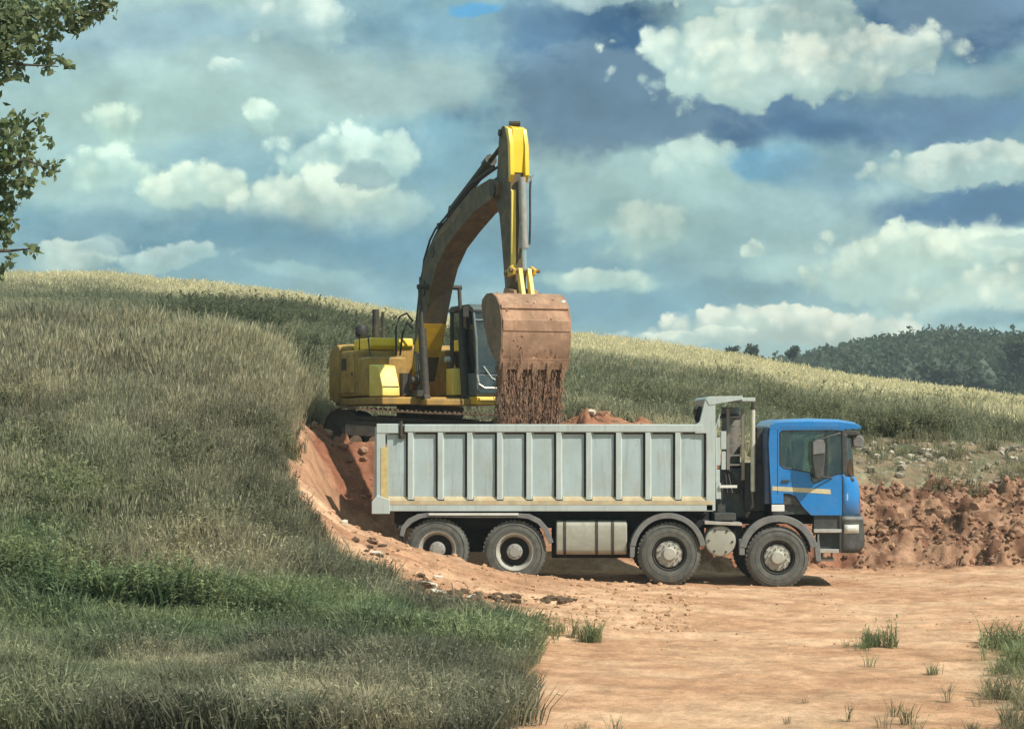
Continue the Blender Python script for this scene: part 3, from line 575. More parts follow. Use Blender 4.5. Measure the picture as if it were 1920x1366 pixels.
def at_px(px, py, y0, y1):
    """where the sight line of a spot meets the ground"""
    Y = np.linspace(y0, y1, 1200); xx = (px - 960) / F * Y; zz = CZ - (py - HZ) / F * Y
    dz = height(xx, Y) - zz; i = np.argmax(dz >= 0) if (dz >= 0).any() else len(Y) - 1
    return float(xx[i]), float(Y[i]), float(height(xx[i:i + 1], Y[i:i + 1])[0])
DEB = [ # px, py, length, width, thickness, turn, roll, label
 (800, 1096, .36, .11, .05, -25, 8, 'long pale slab fragment lying at the left of the debris heap'),
 (822, 1112, .30, .10, .05, -20, 14, 'pale broken slab nearest the middle of the debris heap'),
 (822, 1084, .16, .06, .04, 5, 5, 'small flat white fragment at the top of the debris heap'),
 (812, 1102, .18, .07, .04, -50, 20, 'short tilted white piece between two longer slabs'),
 (883, 1120, .22, .07, .05, 40, -25, 'white shard leaning at the right end of the debris heap'),
 (645, 984, .14, .12, .10, 10, 0, 'white square block on the mound behind the truck tail'),
 (703, 1038, .24, .09, .05, -15, 5, 'pale flat piece on the slope between tail and debris heap'),
 (1108, 778, .30, .12, .07, -40, 18, 'pale slab lying on the red spoil pile above the tipper rim'),
 (1738, 848, .30, .16, .12, 10, 5, 'bright white block largest on top of the right bank'),
 (1758, 852, .16, .12, .09, 30, 5, 'small white block beside the largest white block'),
 (1900, 862, .22, .12, .09, -20, 10, 'white fragment near the right edge of the hillside foot'),
 (1708, 856, .20, .10, .08, 15, 5, 'pale stone left of the white blocks on the bank'),
 (1690, 869, .18, .10, .06, -10, 5, 'low flat pale stone below the others on the bank'),
 (1805, 842, .12, .10, .10, 0, 5, 'small upright pale stone right of the white blocks'),
 (1638, 833, .20, .12, .10, 25, 15, 'pale chunk highest in the rubble just beyond the windscreen'),
 (1652, 842, .18, .13, .08, -30, 10, 'pale chunk second highest in the rubble by the windscreen'),
 (1644, 856, .16, .12, .08, 0, 10, 'lowest pale chunk in the rubble by the windscreen'),
 (1672, 850, .12, .09, .08, 12, 10, 'small pale chunk right of the windscreen rubble'),
]
mat('dark_turf', (.085, .06, .04), 1, 0, .3, 6, .3, (.25, .15, .09), .5, 30, .2)
local_clods('dark_turf_clods', [(850, 1112, 22, 8), (905, 1124, 20, 5), (785, 1095, 14, 8), (960, 1122, 30, 4), (1035, 1126, 16, 3), (700, 1030, 20, 14)], 170, .015, .085, 'dark_turf', 'dark clods of turf dumped among the pale slabs on the track edge')
def chunk(L_, W_, T_, seed, m):
    r_ = random.Random(seed); mb = MB(); n = 7; ring = []
    for k in range(n):
        a = 6.283 * k / n + r_.random() * .5; ring.append((math.cos(a) * L_ / 2 * (.8 + .35 * r_.random()), math.sin(a) * W_ / 2 * (.8 + .35 * r_.random())))
    vs = [(a, b, -T_ / 2 + r_.random() * T_ * .2) for a, b in ring] + [(a * .92, b * .92, T_ / 2 - r_.random() * T_ * .3) for a, b in ring]
    mb.add(vs, [tuple(range(n))[::-1], tuple(range(n, 2 * n))] + [(k, (k + 1) % n, n + (k + 1) % n, n + k) for k in range(n)])
    return mb.mesh('chunk', m, 30)
for i, (a, b, L_, W_, T_, tu, ro, lb) in enumerate(DEB):
    X, Y, Z = at_px(a, b, 28 if b > 960 else 44, 60)
    o = link('debris_fragment' if i < 8 else 'pale_stone', chunk(L_, W_, T_, i, 'pale_stone'))
    o.location = (X, Y, Z + T_ * .35); o.rotation_euler = (R(ro + 12), R(ro * .6), R(tu))
    tag(o, lb, 'debris' if i < 8 else 'stone', 'pale fragments dumped on the soil' if i < 8 else 'pale stones on the right bank')
for a, b, c_, d_, r_, lb in [(640, 1006, 662, 1046, .018, 'thin bare stick leaning on the mound left of the rear wheel'),
                             (846, 1092, 850, 1124, .016, 'short broken stick poking up from the debris heap'),
                             (868, 1090, 880, 1112, .014, 'thin brown stick at the right side of the debris heap')]:
    X, Y, Z = at_px(c_, d_, 28, 45); x1 = (a - 960) / F * Y; z1 = CZ - (b - HZ) / F * Y
    mb = MB(); mb.tube([(0, 0, -.03), ((x1 - X) * .5 + .02, .05, (z1 - Z) * .55), (x1 - X, .06, z1 - Z)], [r_, r_ * .8, r_ * .5], 6)
    o = link('stick', mb.mesh('stick', 'old_wood')); o.location = (X, Y, Z); tag(o, lb, 'stick', 'sticks in the dumped soil')
for k, (a, b, r_, lb) in enumerate([(1825, 955, .2, 'large brown soil block half way up the right bank'), (1765, 965, .18, 'grey brown soil block left of the dark hollow in the bank'),
                     (1870, 985, .18, 'soil block below the dark hollow near the right edge'), (1700, 985, .16, 'angular soil block in the middle of the right bank'),
                     (1655, 1000, .13, 'soil block nearest the truck bumper on the bank'), (1905, 1000, .17, 'soil block at the far right edge of the bank')]):
    X, Y, Z = at_px(a, b, 43, 50); mb = MB().clod((0, 0, 0), r_, (1.1, .8, .8), .4, 2, random.Random(40 + k))
    o = link('soil_block', mb.mesh('soil_block', 'soil_red', 25)); o.location = (X, Y + .05, Z); tag(o, lb, 'soil block', 'big soil blocks in the right bank')

# ------------------------------------------------------------------ tipper truck
TX, TYy, TZg = 1.9, 41.25, -.02
S_ = 105.6
def tx(px): return (px - 960) / S_ - TX
def tz(py): return CZ - (py - HZ) / S_ - TZg
def tp(pts_): return [(tx(a), tz(b)) for a, b in pts_]
def ty(Y): return Y - TYy
truck = empty('tipper_truck', (TX, TYy, TZg))
tag(truck, 'blue cab eight wheel tipper truck with grey ribbed body parked on the dirt', 'truck')
def tbox(mb, p0, p1, z0, z1, y0, y1): return mb.box((tx(p0), ty(y0), tz(z1)), (tx(p1), ty(y1), tz(z0)))
N0, F0 = 40.0, 42.5
# --- tipper body
body = part('tipper_body', tbox(MB(), 712, 1330, 936, 946, N0 + .1, F0 - .1), 'grey_paint', truck)
dark = [763, 819, 874, 930, 985, 1041, 1097, 1153, 1208, 1264, 1322]
edges = [728] + [d_ + 15 for d_ in dark[:-1]]
pm = None
for e0, e1 in zip(edges, dark):
    mb = MB(); y0 = N0 + .035; a, b = tx(e0 - 2), tx(e1 + 3); z0, z1 = tz(938), tz(809)
    r_ = rs.random() * .012
    rows = []
    for j in range(7):
        zz = z0 + (z1 - z0) * j / 6; rows.append([(a + (b - a) * i / 6, ty(y0) - (.010 + r_) * math.sin(math.pi * i / 6) * math.sin(math.pi * j / 6) * (1 if rs.random() < .8 else .5), zz) for i in range(7)])
    mb.sheet(rows); mb.box((a, ty(y0) + .012, z0), (b, ty(y0) + .03, z1))
    part('side_panel', mb, 'grey_panel', body, angle=60)
    part('panel_dark_strip', tbox(MB(), e1 - 2.2, e1 + 3, 811, 937, N0 + .024, N0 + .03), 'frame_dark', body)  # narrow dark strip over the panel, left of each rib
    part('rail_shadow_strip', tbox(MB(), e0 + 1, e1 - 2.2, 810.5, 813.5, N0 + .020, N0 + .03), 'frame_dark', body)  # dark strip painting the top rail's shadow onto the panel
for d_ in dark[:-1] + [1322]:
    w_ = 14 if d_ != 1322 else 15
    mb = MB(); a, b = tx(d_ + 2), tx(d_ + w_); z0, z1 = tz(936), tz(810)
    mb.add([(a + .03, ty(N0 + .045), z0), (a, ty(N0 - .025), z0), (b - .03, ty(N0 - .025), z0), (b, ty(N0 + .045), z0), (a + .03, ty(N0 + .045), z1), (a, ty(N0 - .025), z1), (b - .03, ty(N0 - .025), z1), (b, ty(N0 + .045), z1)],
           [(0, 1, 5, 4), (1, 2, 6, 5), (2, 3, 7, 6), (4, 5, 6, 7), (3, 2, 1, 0), (0, 4, 7, 3)])
    part('rib', mb, 'grey_paint', body)
mb = MB()   # dusty sloping sill under the panels, one wedge between each pair of ribs
for e0, e1 in zip([728] + [d_ + 14 for d_ in dark[:-1]], [d_ + 2 for d_ in dark]):
    mb.prism([(ty(N0 - .02), tz(946)), (ty(N0 + .034), tz(946)), (ty(N0 + .034), tz(930)), (ty(N0 - .02), tz(938))], 0, 1)
    nv = len(mb.v) - 8
    for q_ in range(nv, len(mb.v)):
        v = mb.v[q_]; mb.v[q_] = (tx(e0) if v[1] < .5 else tx(e1), v[0], v[2])
tiny('dusty_ledge', mb, 'dusty_sill', body)
part('bottom_rail', tbox(MB(), 724, 1337, 945, 958, N0 - .03, N0 + .14), 'grey_paint', body, .012)
mb = MB(); nb_ = 40
for k in range(0): pass
part('dust_band', tbox(MB(), 726, 1336, 938, 945.5, N0 - .034, N0 - .02), 'dusty_sill', body)
part('top_rail', tbox(MB(), 758, 1318, 795, 810, N0 - .035, N0 + .12), 'grey_paint', body, .02, 'pale grey box rail with scuffed top')
part('rail_end', tbox(MB(), 706, 748, 794, 812, N0 - .03, N0 + .14), 'grey_paint', body, .012)
mb = MB(); tbox(mb, 747, 759, 797, 822, N0 - .01, N0 + .12); mb.tube([(tx(752), ty(N0 - .03), tz(789)), (tx(752), ty(N0 - .03), tz(818))], .03, 8)
part('hinge', mb, 'steel_dark', body, .004)
mb = MB(); mb.prism(tp([(706, 795), (728, 795), (728, 812), (722, 815), (722, 962), (706, 962)]), ty(N0 - .02), ty(N0 + .16)); part('rear_post', mb, 'grey_paint', body, .008)
part('reflective_strip', tbox(MB(), 714.5, 727, 838, 938, N0 - .028, N0 + .1), 'reflective_yellow', body)
mb = MB(); mb.prism(tp([(697, 940), (707, 928), (731, 936), (731, 963), (697, 963)]), ty(N0 - .05), ty(N0 + .2)); part('post_foot', mb, 'grey_paint', body, .012)
mb = MB(); mb.prism(tp([(703, 800), (709, 800), (709, 955), (700, 955)]), ty(N0 + .02), ty(F0 - .02)); part('tailgate', mb, 'grey_paint', body, .006)
part('far_side_wall', tbox(MB(), 712, 1330, 795, 940, F0 - .13, F0 - .04), 'grey_panel', body)
mb = MB(); tbox(mb, 1326, 1339, 795, 945, N0 + .12, F0 - .12); part('front_wall', mb, 'grey_panel', body)
mb = MB(); mb.prism(tp([(1303, 797), (1312, 790), (1322, 748), (1327, 744), (1341, 744), (1341, 957), (1324, 957), (1324, 812), (1303, 812)]), ty(N0 - .03), ty(N0 + .10)); part('headboard_side', mb, 'grey_paint', body, .008)
mb = MB(); mb.prism(tp([(1325, 797), (1325, 790), (1326, 748), (1330, 744), (1341, 744), (1341, 957), (1324, 957), (1324, 812)]), ty(F0 - .10), ty(F0 + .03)); part('headboard_side', mb, 'grey_paint', body, .008)
mb = MB(); mb.prism(tp([(1322, 748), (1327, 743), (1392, 742), (1392, 749), (1345, 757), (1330, 760)]), ty(N0 - .04), ty(F0 + .04)); part('cab_guard', mb, 'grey_paint', body, .01)
part('guard_lip', tbox(MB(), 1391, 1416, 745, 752, N0 - .02, F0 + .02), 'grey_paint', body, .008)
mb = MB()
for a, b, c_, d_ in [(1346, 785, 1350, 800), (1352, 808, 1362, 842), (1341, 820, 1351, 872), (1353, 846, 1361, 880), (1339, 880, 1350, 905), (1345, 905, 1352, 935)]: tbox(mb, a, c_, b, d_, N0 + .02, N0 + .12)
mb.tube([(tx(1350), ty(N0), tz(776)), (tx(1342), ty(N0), tz(800)), (tx(1344), ty(N0 + .02), tz(935))], .014, 6); tiny('front_latches', mb, 'grey_paint', body, .006)
mb = MB(); mb.clod((tx(1312), ty(N0 + .35), tz(775)), .1, (.7, 1, 1.3), .4, 2, rs); part('rolled_tarpaulin', mb, 'hose', body)
mb = MB(); n_ = 26; rows = []
for j in range(12):
    rows.append([(tx(716) + (tx(1325) - tx(716)) * i / n_, ty(N0 + .15) + 2.15 * j / 11, tz(880) + .42 * math.exp(-((i / n_ - .42) / .22) ** 2 - ((j / 11 - .5) / .4) ** 2) + rs.random() * .07) for i in range(n_ + 1)])
heap = link('soil_load', MB().sheet(rows).mesh('soil_load', 'soil', 60)); heap.location = (TX, TYy, TZg); tag(heap, 'dark red soil heaped inside the grey tipper body', 'soil load')
# --- chassis
ch = part('chassis', tbox(MB(), 735, 1560, 962, 985, N0 + .78, N0 + .88), 'frame_dark', truck)
part('frame_rail', tbox(MB(), 735, 1560, 962, 985, F0 - .88, F0 - .78), 'frame_dark', ch)
part('underside_dark_block', tbox(MB(), 800, 990, 968, 1034, N0 + .95, F0 - .95), 'frame_dark', ch, .05)  # plain dark block added to darken the underside and cover the lit bank
part('subframe', tbox(MB(), 740, 1335, 957, 992, N0 + .6, N0 + .7), 'frame_dark', ch)
part('transfer_case', tbox(MB(), 1180, 1330, 985, 1030, N0 + 1.0, F0 - 1.0), 'frame_dark', ch, .05)
mb = MB()
for a in (745, 900, 1020, 1110, 1190, 1330, 1400, 1540): tbox(mb, a, a + 12, 963, 984, N0 + .88, F0 - .88)
tbox(mb, 770, 1330, 958, 966, N0 + .55, F0 - .55); tiny('crossmembers', mb, 'frame_dark', ch)
mb = MB(); tbox(mb, 1340, 1440, 905, 975, N0 + .55, F0 - .55); tbox(mb, 1400, 1440, 870, 960, N0 + .35, F0 - .4); part('engine_block', mb, 'frame_dark', ch, .03)
tiny('gearbox_tray', tbox(tbox(MB(), 1036, 1190, 975, 1050, N0 + .75, N0 + 1.1), 1330, 1396, 985, 1012, N0 + .4, N0 + .7), 'frame_dark', ch, .02)
part('underrun_shadow_panel', tbox(MB(), 880, 905, 960, 1040, N0 + 1.0, F0 - 1.0), 'frame_dark', ch).name = 'underrun_shade_panel'  # dark panel added between the rear wheels so the underside reads as shade
# --- wheels
wheelpos = [(1458, 1045, 'front'), (1255, 1038, 'front'), (965, 1034, 'rear'), (820, 1030, 'rear')]
RW = .552
tyre = MB().lathe((0, 0, 0), [(.30, .03), (.315, .0), (.37, -.012), (.45, -.012), (.505, .008), (.535, .03), (.552, .05), (.552, .24), (.53, .27), (.45, .295), (.33, .30), (.30, .27)], 56)
for k in range(44):                      # tread lugs
    a = 2 * math.pi * k / 44; M = Matrix.Rotation(-a, 4, 'Y')
    tyre.box((RW - .012, .035, -.022), (RW + .012, .125, .022), M); tyre.box((RW - .012, .16, -.022), (RW + .012, .26, .022), M)
for r_ in (.485, .395): tyre.lathe((0, 0, 0), [(r_ - .006, -.010), (r_, -.018), (r_ + .006, -.010)], 48)
tyre_me = tyre.mesh('tyre', 'rubber', 35)
rimF = MB().lathe((0, 0, 0), [(.30, .03), (.292, .0), (.275, .012), (.262, .09), (.255, .12)], 40).mesh('rim', 'rim_dark')
discF = MB().lathe((0, 0, 0), [(.255, .12), (.245, .075), (.235, .05), (.20, .035), (.165, .04), (.15, .04), (.13, .035), (.12, -.01), (.10, -.03), (0, -.035)], 40)
disc_me = discF.mesh('disc', 'rim_steel')
holes = MB()
for k in range(10):
    a = 2 * math.pi * k / 10; holes.lathe((math.cos(a) * .212, .034, math.sin(a) * .212), [(.024, -.004), (.024, .01), (0, .012)], 10)
hole_me = holes.mesh('hand_hole', 'rim_dark')
nuts = MB()
for k in range(10):
    a = 2 * math.pi * (k + .5) / 10; nuts.lathe((math.cos(a) * .165, .0, math.sin(a) * .165), [(.016, .045), (.016, .005), (.008, -.005), (0, -.005)], 6)
nut_me = nuts.mesh('wheel_nuts', 'rim_steel')
rimR = MB().lathe((0, 0, 0), [(.30, .03), (.315, -.008), (.335, -.014), (.335, .0), (.31, .02), (.285, .05), (.262, .16), (.25, .20)], 40).mesh('rim', 'rim_steel')
innR = MB().lathe((0, 0, 0), [(.255, .18), (.25, .20), (.14, .20)], 40).mesh('dish', 'rim_dark')
hubR = MB().lathe((0, 0, 0), [(.145, .2), (.14, .03), (.13, .01), (.09, .0), (.085, -.01), (0, -.012)], 28)
for k in range(8):
    a = 2 * math.pi * k / 8; hubR.lathe((math.cos(a) * .11, 0, math.sin(a) * .11), [(.011, .01), (.011, -.006), (0, -.008)], 6)
hubR = hubR.mesh('hub', 'hub_grey')
for a, b, kind in wheelpos:
    for near in (1, 0):
        c_ = Matrix.Translation((tx(a), ty(N0 - .01) if near else ty(F0 + .01), tz(b))) @ (Matrix.Identity(4) if near else Matrix.Rotation(math.pi, 4, 'Z'))
        wh = link('wheel', tyre_me, truck, c_ @ Matrix.Rotation(rs.random() * 6, 4, 'Y')); wh['label'] = 'dusty black %s wheel with %s' % (('front', 'ten hole steel disc') if kind == 'front' else ('rear', 'deep dished rim'))
        if kind == 'front':
            for nm, me in (('rim', rimF), ('disc', disc_me), ('hand_holes', hole_me), ('wheel_nuts', nut_me)):
                o = link(nm, me, wh)
                if nm in ('hand_holes', 'wheel_nuts'): o['kind'] = 'stuff'
        else:
            link('rim', rimR, wh); link('dish', innR, wh); link('hub', hubR, wh)
            t2 = link('inner_tyre', tyre_me, wh, Matrix.Translation((0, .33, 0)))
    mb = MB().tube([(tx(a), ty(N0 + .2), tz(b)), (tx(a), ty(F0 - .2), tz(b))], .09, 12); mb.clod((tx(a), 0, tz(b)), .24, (1, 1, .9), .02, 2, rs); part('axle', mb, 'frame_dark', truck)
def arch(cx_, cy_, r0, r1, a0, a1, y0, y1, flat=None, n=22):
    """curved mudguard; angles in degrees, 0 = towards the cab, 90 = up"""
    P_ = []; 
    if flat is None:
        for k in range(n + 1):
            a = R(a0 + (a1 - a0) * k / n); P_.append((cx_ + math.cos(a) * r0, cy_ - math.sin(a) * r0, cx_ + math.cos(a) * r1, cy_ - math.sin(a) * r1))
    else: P_ = flat
    out = [(p[2], p[3]) for p in P_] + [(p[0], p[1]) for p in reversed(P_)]
    return MB().prism(tp(out), ty(y0), ty(y1))
part('mudguard', arch(1459, 1040, 62, 75, 12, 168, 39.96, 40.1), 'plastic_grey', truck, .012)
mb = arch(1459, 1040, 60, 63, 5, 175, 40.1, 40.6); part('wheel_housing', mb, 'frame_dark', truck)
mb = MB(); mb.prism(tp([(1526, 1020), (1536, 1012), (1540, 1052), (1530, 1052)]), ty(39.97), ty(40.12)); mb.prism(tp([(1386, 1010), (1396, 1010), (1396, 1040), (1386, 1040)]), ty(39.97), ty(40.12)); tiny('mudguard_end', mb, 'plastic_grey', truck, .01)
part('marker_plate', tbox(MB(), 1446, 1470, 945.5, 958, 39.93, 39.99), 'white_plastic', truck, .008)
part('mudguard', arch(1252, 1032, 61, 71, 8, 172, 39.94, 40.45), 'plastic_grey', truck, .008)
mb = MB(); mb.prism(tp([(1181, 1018), (1191, 1018), (1189, 1044), (1181, 1044)]), ty(39.95), ty(40.4)); tiny('mudguard_end', mb, 'plastic_grey', truck, .008)
L1 = [(757 , 1006, 749, 1003), (762, 990, 753, 986), (774, 979, 765, 972), (790, 971, 784, 963), (804, 969, 802, 961), (880, 970, 880, 963), (972, 970, 973, 962), (990, 972, 993, 963), (1008, 981, 1013, 973), (1020, 996, 1028, 990), (1029, 1019, 1038, 1016)]
part('mudguard', arch(0, 0, 0, 0, 0, 0, 39.94, 40.5, L1), 'plastic_grey', truck, .008)
part('guard_edge', tbox(MB(), 804, 972, 961, 965, 39.92, 39.945), 'white_plastic', truck)
part('rear_mudflap', tbox(MB(), 747, 753, 985, 1030, 40.0, 40.5), 'plastic_dark', truck)
# tanks
mb = MB(); prof = []
for k in range(20):
    a = 2 * math.pi * k / 20; ca, sa = math.cos(a), math.sin(a); f = lambda v: math.copysign(abs(v) ** .35, v)
    prof.append((f(ca) * .30, f(sa) * .305))
def ring(x_): return [(x_, ty(40.33) + p[0], tz(1008) + p[1]) for p in prof]
rows = [[(a, ty(40.33) + p[0] * s_, tz(1008) + p[1] * s_) for p in prof + prof[:1]] for a, s_ in ((tx(1043), .93), (tx(1045), 1), (tx(1174), 1), (tx(1176), .93))]
mb.sheet(rows); mb.add(rows[0][:-1], [tuple(range(20))]); mb.add(rows[-1][:-1], [tuple(range(20))]); ft = part('fuel_tank', mb, 'tank_grey', truck)
for a in (1059, 1119, 1149):
    part('strap', MB().sheet([[(q_, ty(40.33) + p[0] * 1.03, tz(1008) + p[1] * 1.03) for p in prof + prof[:1]] for q_ in (tx(a - 2.5), tx(a + 2.5))]), 'steel_dark', ft)
part('fuel_cap', MB().lathe((tx(1103), ty(40.25), tz(979)), [(.05, -.02), (.05, .04), (0, .045)], 16, 'z'), 'hose', ft)
mb = MB().lathe((tx(1351), ty(40.0), tz(1014)), [(.24, .5), (.275, .48), (.275, .03), (.26, .005), (.22, -.005), (0, .0)], 36); at_ = part('air_tank', mb, 'tank_grey', truck)
mb = MB()
for k in range(6):
    a = 1 + k * math.pi / 3; mb.lathe((tx(1351) + math.cos(a) * .21, ty(39.99), tz(1014) + math.sin(a) * .21), [(.02, .01), (.02, -.008), (0, -.01)], 8)
tiny('bolts', mb, 'steel_dark', at_)
mb = MB(); mb.prism(tp([(1321, 976), (1390, 979), (1391, 985), (1321, 982)]), ty(39.94), ty(40.45)); part('step_plate', mb, 'aluminium', truck, .006)
part('battery_tray', tbox(MB(), 1340, 1380, 962, 975, 40.0, 40.5), 'plastic_dark', truck, .01)
part('side_bar', tbox(MB(), 1349, 1382, 909, 914, N0 - .02, N0 + .03), 'white_plastic', truck)
# exhaust, hoist ram
mb = MB().tube([(tx(1415), ty(40.3), tz(768)), (tx(1415), ty(40.3), tz(922))], .042, 14); ex = part('exhaust_stack', mb, 'exhaust_steel', truck)
part('exhaust_tip', MB().tube([(tx(1415), ty(40.3), tz(754)), (tx(1415), ty(40.3), tz(768))], .03, 12), 'steel_dark', ex)
part('exhaust_downpipe', MB().tube([(tx(1415), ty(40.3), tz(922)), (tx(1415), ty(40.35), tz(950)), (tx(1405), ty(40.5), tz(970))], .035, 10), 'hoist_grey', ex)
mb = MB().tube([(tx(1383), ty(41.25), tz(762)), (tx(1383), ty(41.25), tz(905))], .17, 20); hr_ = part('hoist_ram', mb, 'hoist_grey', truck)
part('ram_collar', MB().tube([(tx(1383), ty(41.25), tz(775)), (tx(1383), ty(41.25), tz(783))], .2, 20), 'steel_dark', hr_)
part('ram_collar', MB().tube([(tx(1383), ty(41.25), tz(870)), (tx(1383), ty(41.25), tz(905))], .21, 20), 'steel_dark', hr_)
mb = MB(); tbox(mb, 1366, 1372, 765, 880, 40.35, 40.42); tbox(mb, 1394, 1400, 765, 900, 40.35, 40.42)
for k in range(6): tbox(mb, 1372, 1394, 780 + k * 18, 783 + k * 18, 40.37, 40.4)
tiny('ladder', mb, 'hoist_grey', truck)
mb = MB()
for k in range(4): mb.tube([(tx(1362 + 4 * k), ty(40.5), tz(860 + 8 * k)), (tx(1368 + 9 * k), ty(40.4), tz(925)), (tx(1400), ty(40.45), tz(905 + 12 * k)), (tx(1438), ty(40.6), tz(880 + 15 * k))], .018, 6)
tiny('air_hoses', mb, 'hose', truck)
part('air_cleaner', tbox(MB(), 1346, 1408, 880, 972, 40.5, 41.0), 'plastic_dark', truck, .06)
part('air_intake', tbox(MB(), 1424, 1437, 800, 945, 40.55, 41.5), 'plastic_dark', truck, .03)
# --- cab
cabn = empty('cab', (0, 0, 0)); cabn.parent = truck
outer = [(1447, 944), (1444, 900), (1441, 830), (1443, 803), (1583, 803), (1583, 888), (1580, 892), (1580, 966), (1521, 966), (1505, 950), (1492, 930), (1480, 925), (1469, 925), (1469, 944)]
win = [(1463, 810), (1467, 807), (1560, 806), (1579, 807), (1580, 888), (1566, 889), (1545, 897), (1527, 906), (1522, 900), (1519, 885), (1500, 882), (1470, 876), (1463, 870)]
side = MB().prism(tp(outer), ty(N0), ty(N0 + .06), [tp(win)]); sp = part('cab_side', side, 'blue_paint', cabn, .01)
part('side_window', MB().prism(tp(win), ty(N0 + .02), ty(N0 + .026)), 'glass_cab', cabn)
fs_ = MB().prism(tp(outer), ty(F0 - .06), ty(F0), [tp(win)]); part('cab_side', fs_, 'blue_paint', cabn, .01)
part('side_window', MB().prism(tp(win), ty(F0 - .026), ty(F0 - .02)), 'glass_cab', cabn)
# seal round the window and the door seams
def seam(pp, r_=.006, y=N0 - .001): return MB().tube([(tx(a), ty(y), tz(b)) for a, b in pp], r_, 6)
part('window_seal', seam(win + win[:1], .012), 'hose', cabn)
part('door_seam', seam([(1458, 925), (1458, 806), (1462, 801), (1576, 801)], .005), 'frame_dark', cabn)
part('corner_seam', seam([(1580, 892), (1580, 966)], .009), 'frame_dark', cabn)
part('window_divider', tbox(MB(), 1548, 1551.5, 806, 896, N0 + .005, N0 + .03), 'hose', cabn)
# roof: rounded shell lofted across the width
def loft(profile_of, m, name, n=14, parent=cabn, y0=N0 - .004, y1=F0 + .004, bev=0):
    rows = []
    for k in range(n + 1):
        t = k / n; rows.append([(tx(a), ty(y0 + (y1 - y0) * t), tz(b)) for a, b in profile_of(t)])
    mb = MB().sheet(rows); L_ = len(rows[0]); mb.add(rows[0], [tuple(range(L_))]); mb.add(rows[-1], [tuple(range(L_))]); return part(name, mb, m, parent, bev, angle=50)
def roofp(t):
    e = 1 - (1 - min(1, min(t, 1 - t) / .13)) ** 2.4; e = max(0, e); r_ = 9 * e
    return [(1443, 804), (1444 , 800 - r_ * .2), (1452, 793 - r_ * .5), (1470, 791 - r_ * .6), (1520, 790 - r_ * .7), (1575, 791 - r_ * .6), (1604, 795 - r_ * .5), (1614, 799 - r_ * .3), (1616, 802), (1608, 804)]
loft(roofp, 'blue_paint', 'roof', 26)
part('roof_seam', seam([(1447, 800), (1560, 799), (1606, 802)], .004), 'blue_dark', cabn)
# plan curve of the front end
def plan(cx0, cx1, n=9, rr=.34):
    pts_ = []
    for k in range(n):
        a = math.pi / 2 * k / (n - 1); pts_.append((cx0 + (cx1 - cx0) * math.sin(a), N0 + rr * (1 - math.cos(a))))
    far = [(a, 82.5 - b) for a, b in reversed(pts_)]
    mid = [(cx1 + 2.5 * math.sin(math.pi * k / 8), N0 + rr + (2.5 - 2 * rr) * k / 8) for k in range(1, 8)]
    return pts_ + mid + far
def front(rowsdef, m, name, th=.02):
    """rowsdef: list of (py, x at the corner start, x at the nose)"""
    rows = [[(tx(a), ty(b), tz(py + dip)) for a, b in plan(c0, c1)] for py, c0, c1, dip in rowsdef]
    mb = MB().sheet(rows); o = part(name, mb, m, cabn, angle=60); s_ = o.modifiers.new('solid', 'SOLIDIFY'); s_.thickness = th; s_.offset = 0; return o
front([(806, 1584, 1600, 0), (830, 1584, 1602, 0), (860, 1584, 1604, 0), (893, 1583, 1606, 0)], 'glass_cab', 'windscreen', .006)
front([(889, 1578, 1592, 0), (891, 1579, 1602, 0), (897, 1579, 1609, 0), (908, 1580, 1614, 0), (930, 1580, 1616.5, 0), (966, 1580, 1618, 0)], 'blue_paint', 'front_panel')
mb = MB(); mb.prism(tp([(1545, 897), (1566, 889), (1590, 890), (1603, 897), (1603, 902), (1545, 903)]), ty(N0 + .04), ty(F0 - .04)); part('dashboard', mb, 'plastic_dark', cabn, .02)
mb = MB(); mb.prism(tp([(1580, 806), (1586, 806), (1588, 890), (1580, 888)]), ty(N0 - .004), ty(N0 + .07)); part('windscreen_pillar', mb, 'plastic_dark', cabn, .01); mb = MB(); mb.prism(tp([(1582, 806), (1587, 806), (1590, 893), (1583, 893)]), ty(F0 - .07), ty(F0 - .005)); part('windscreen_pillar', mb, 'plastic_dark', cabn, .01)
mb = MB(); mb.prism(tp([(1566, 805), (1604, 806), (1614, 812), (1613, 816), (1570, 815)]), ty(N0 + .0), ty(F0 - .0)); part('sun_visor', mb, 'plastic_dark', cabn, .02)
mb = MB(); tbox(mb, 1444, 1449, 800, 944, N0 + .06, F0 - .06); part('rear_wall', mb, 'blue_dark', cabn)
mb = MB(); mb.prism(tp([(1435, 812), (1443, 800), (1444, 945), (1435, 945)]), ty(N0 + .06), ty(F0 - .06)); part('rear_trim', mb, 'blue_dark', cabn, .02)
part('cab_floor', tbox(MB(), 1450, 1580, 920, 964, N0 + .08, F0 - .08), 'plastic_dark', cabn)
part('lower_vent', MB().prism(tp([(1469, 926), (1480, 926), (1491, 931), (1503, 950), (1496, 946), (1469, 945)]), ty(N0 + .03), ty(N0 + .07)), 'plastic_dark', cabn)
mb = MB(); mb.prism(tp([(1448, 911), (1557, 917), (1558, 926), (1448, 919)]), ty(N0 - .004), ty(N0 + .01)); part('side_stripe', mb, 'stripe', cabn)
mb = MB(); mb.prism(tp([(1457, 880), (1492, 884), (1492, 888), (1457, 885)]), ty(N0 - .006), ty(N0)); 
part('door_handle', tbox(MB(), 1466, 1480, 899, 903, N0 - .03, N0), 'plastic_dark', cabn, .006)
part('corner_patch', MB().prism(tp([(1583, 925), (1590, 925), (1590, 938), (1583, 938)]), ty(N0 - .002), ty(N0 + .05)), 'lamp_clear', cabn, .006, 'pale patch on the cab corner')  # small pale plate on the cab corner
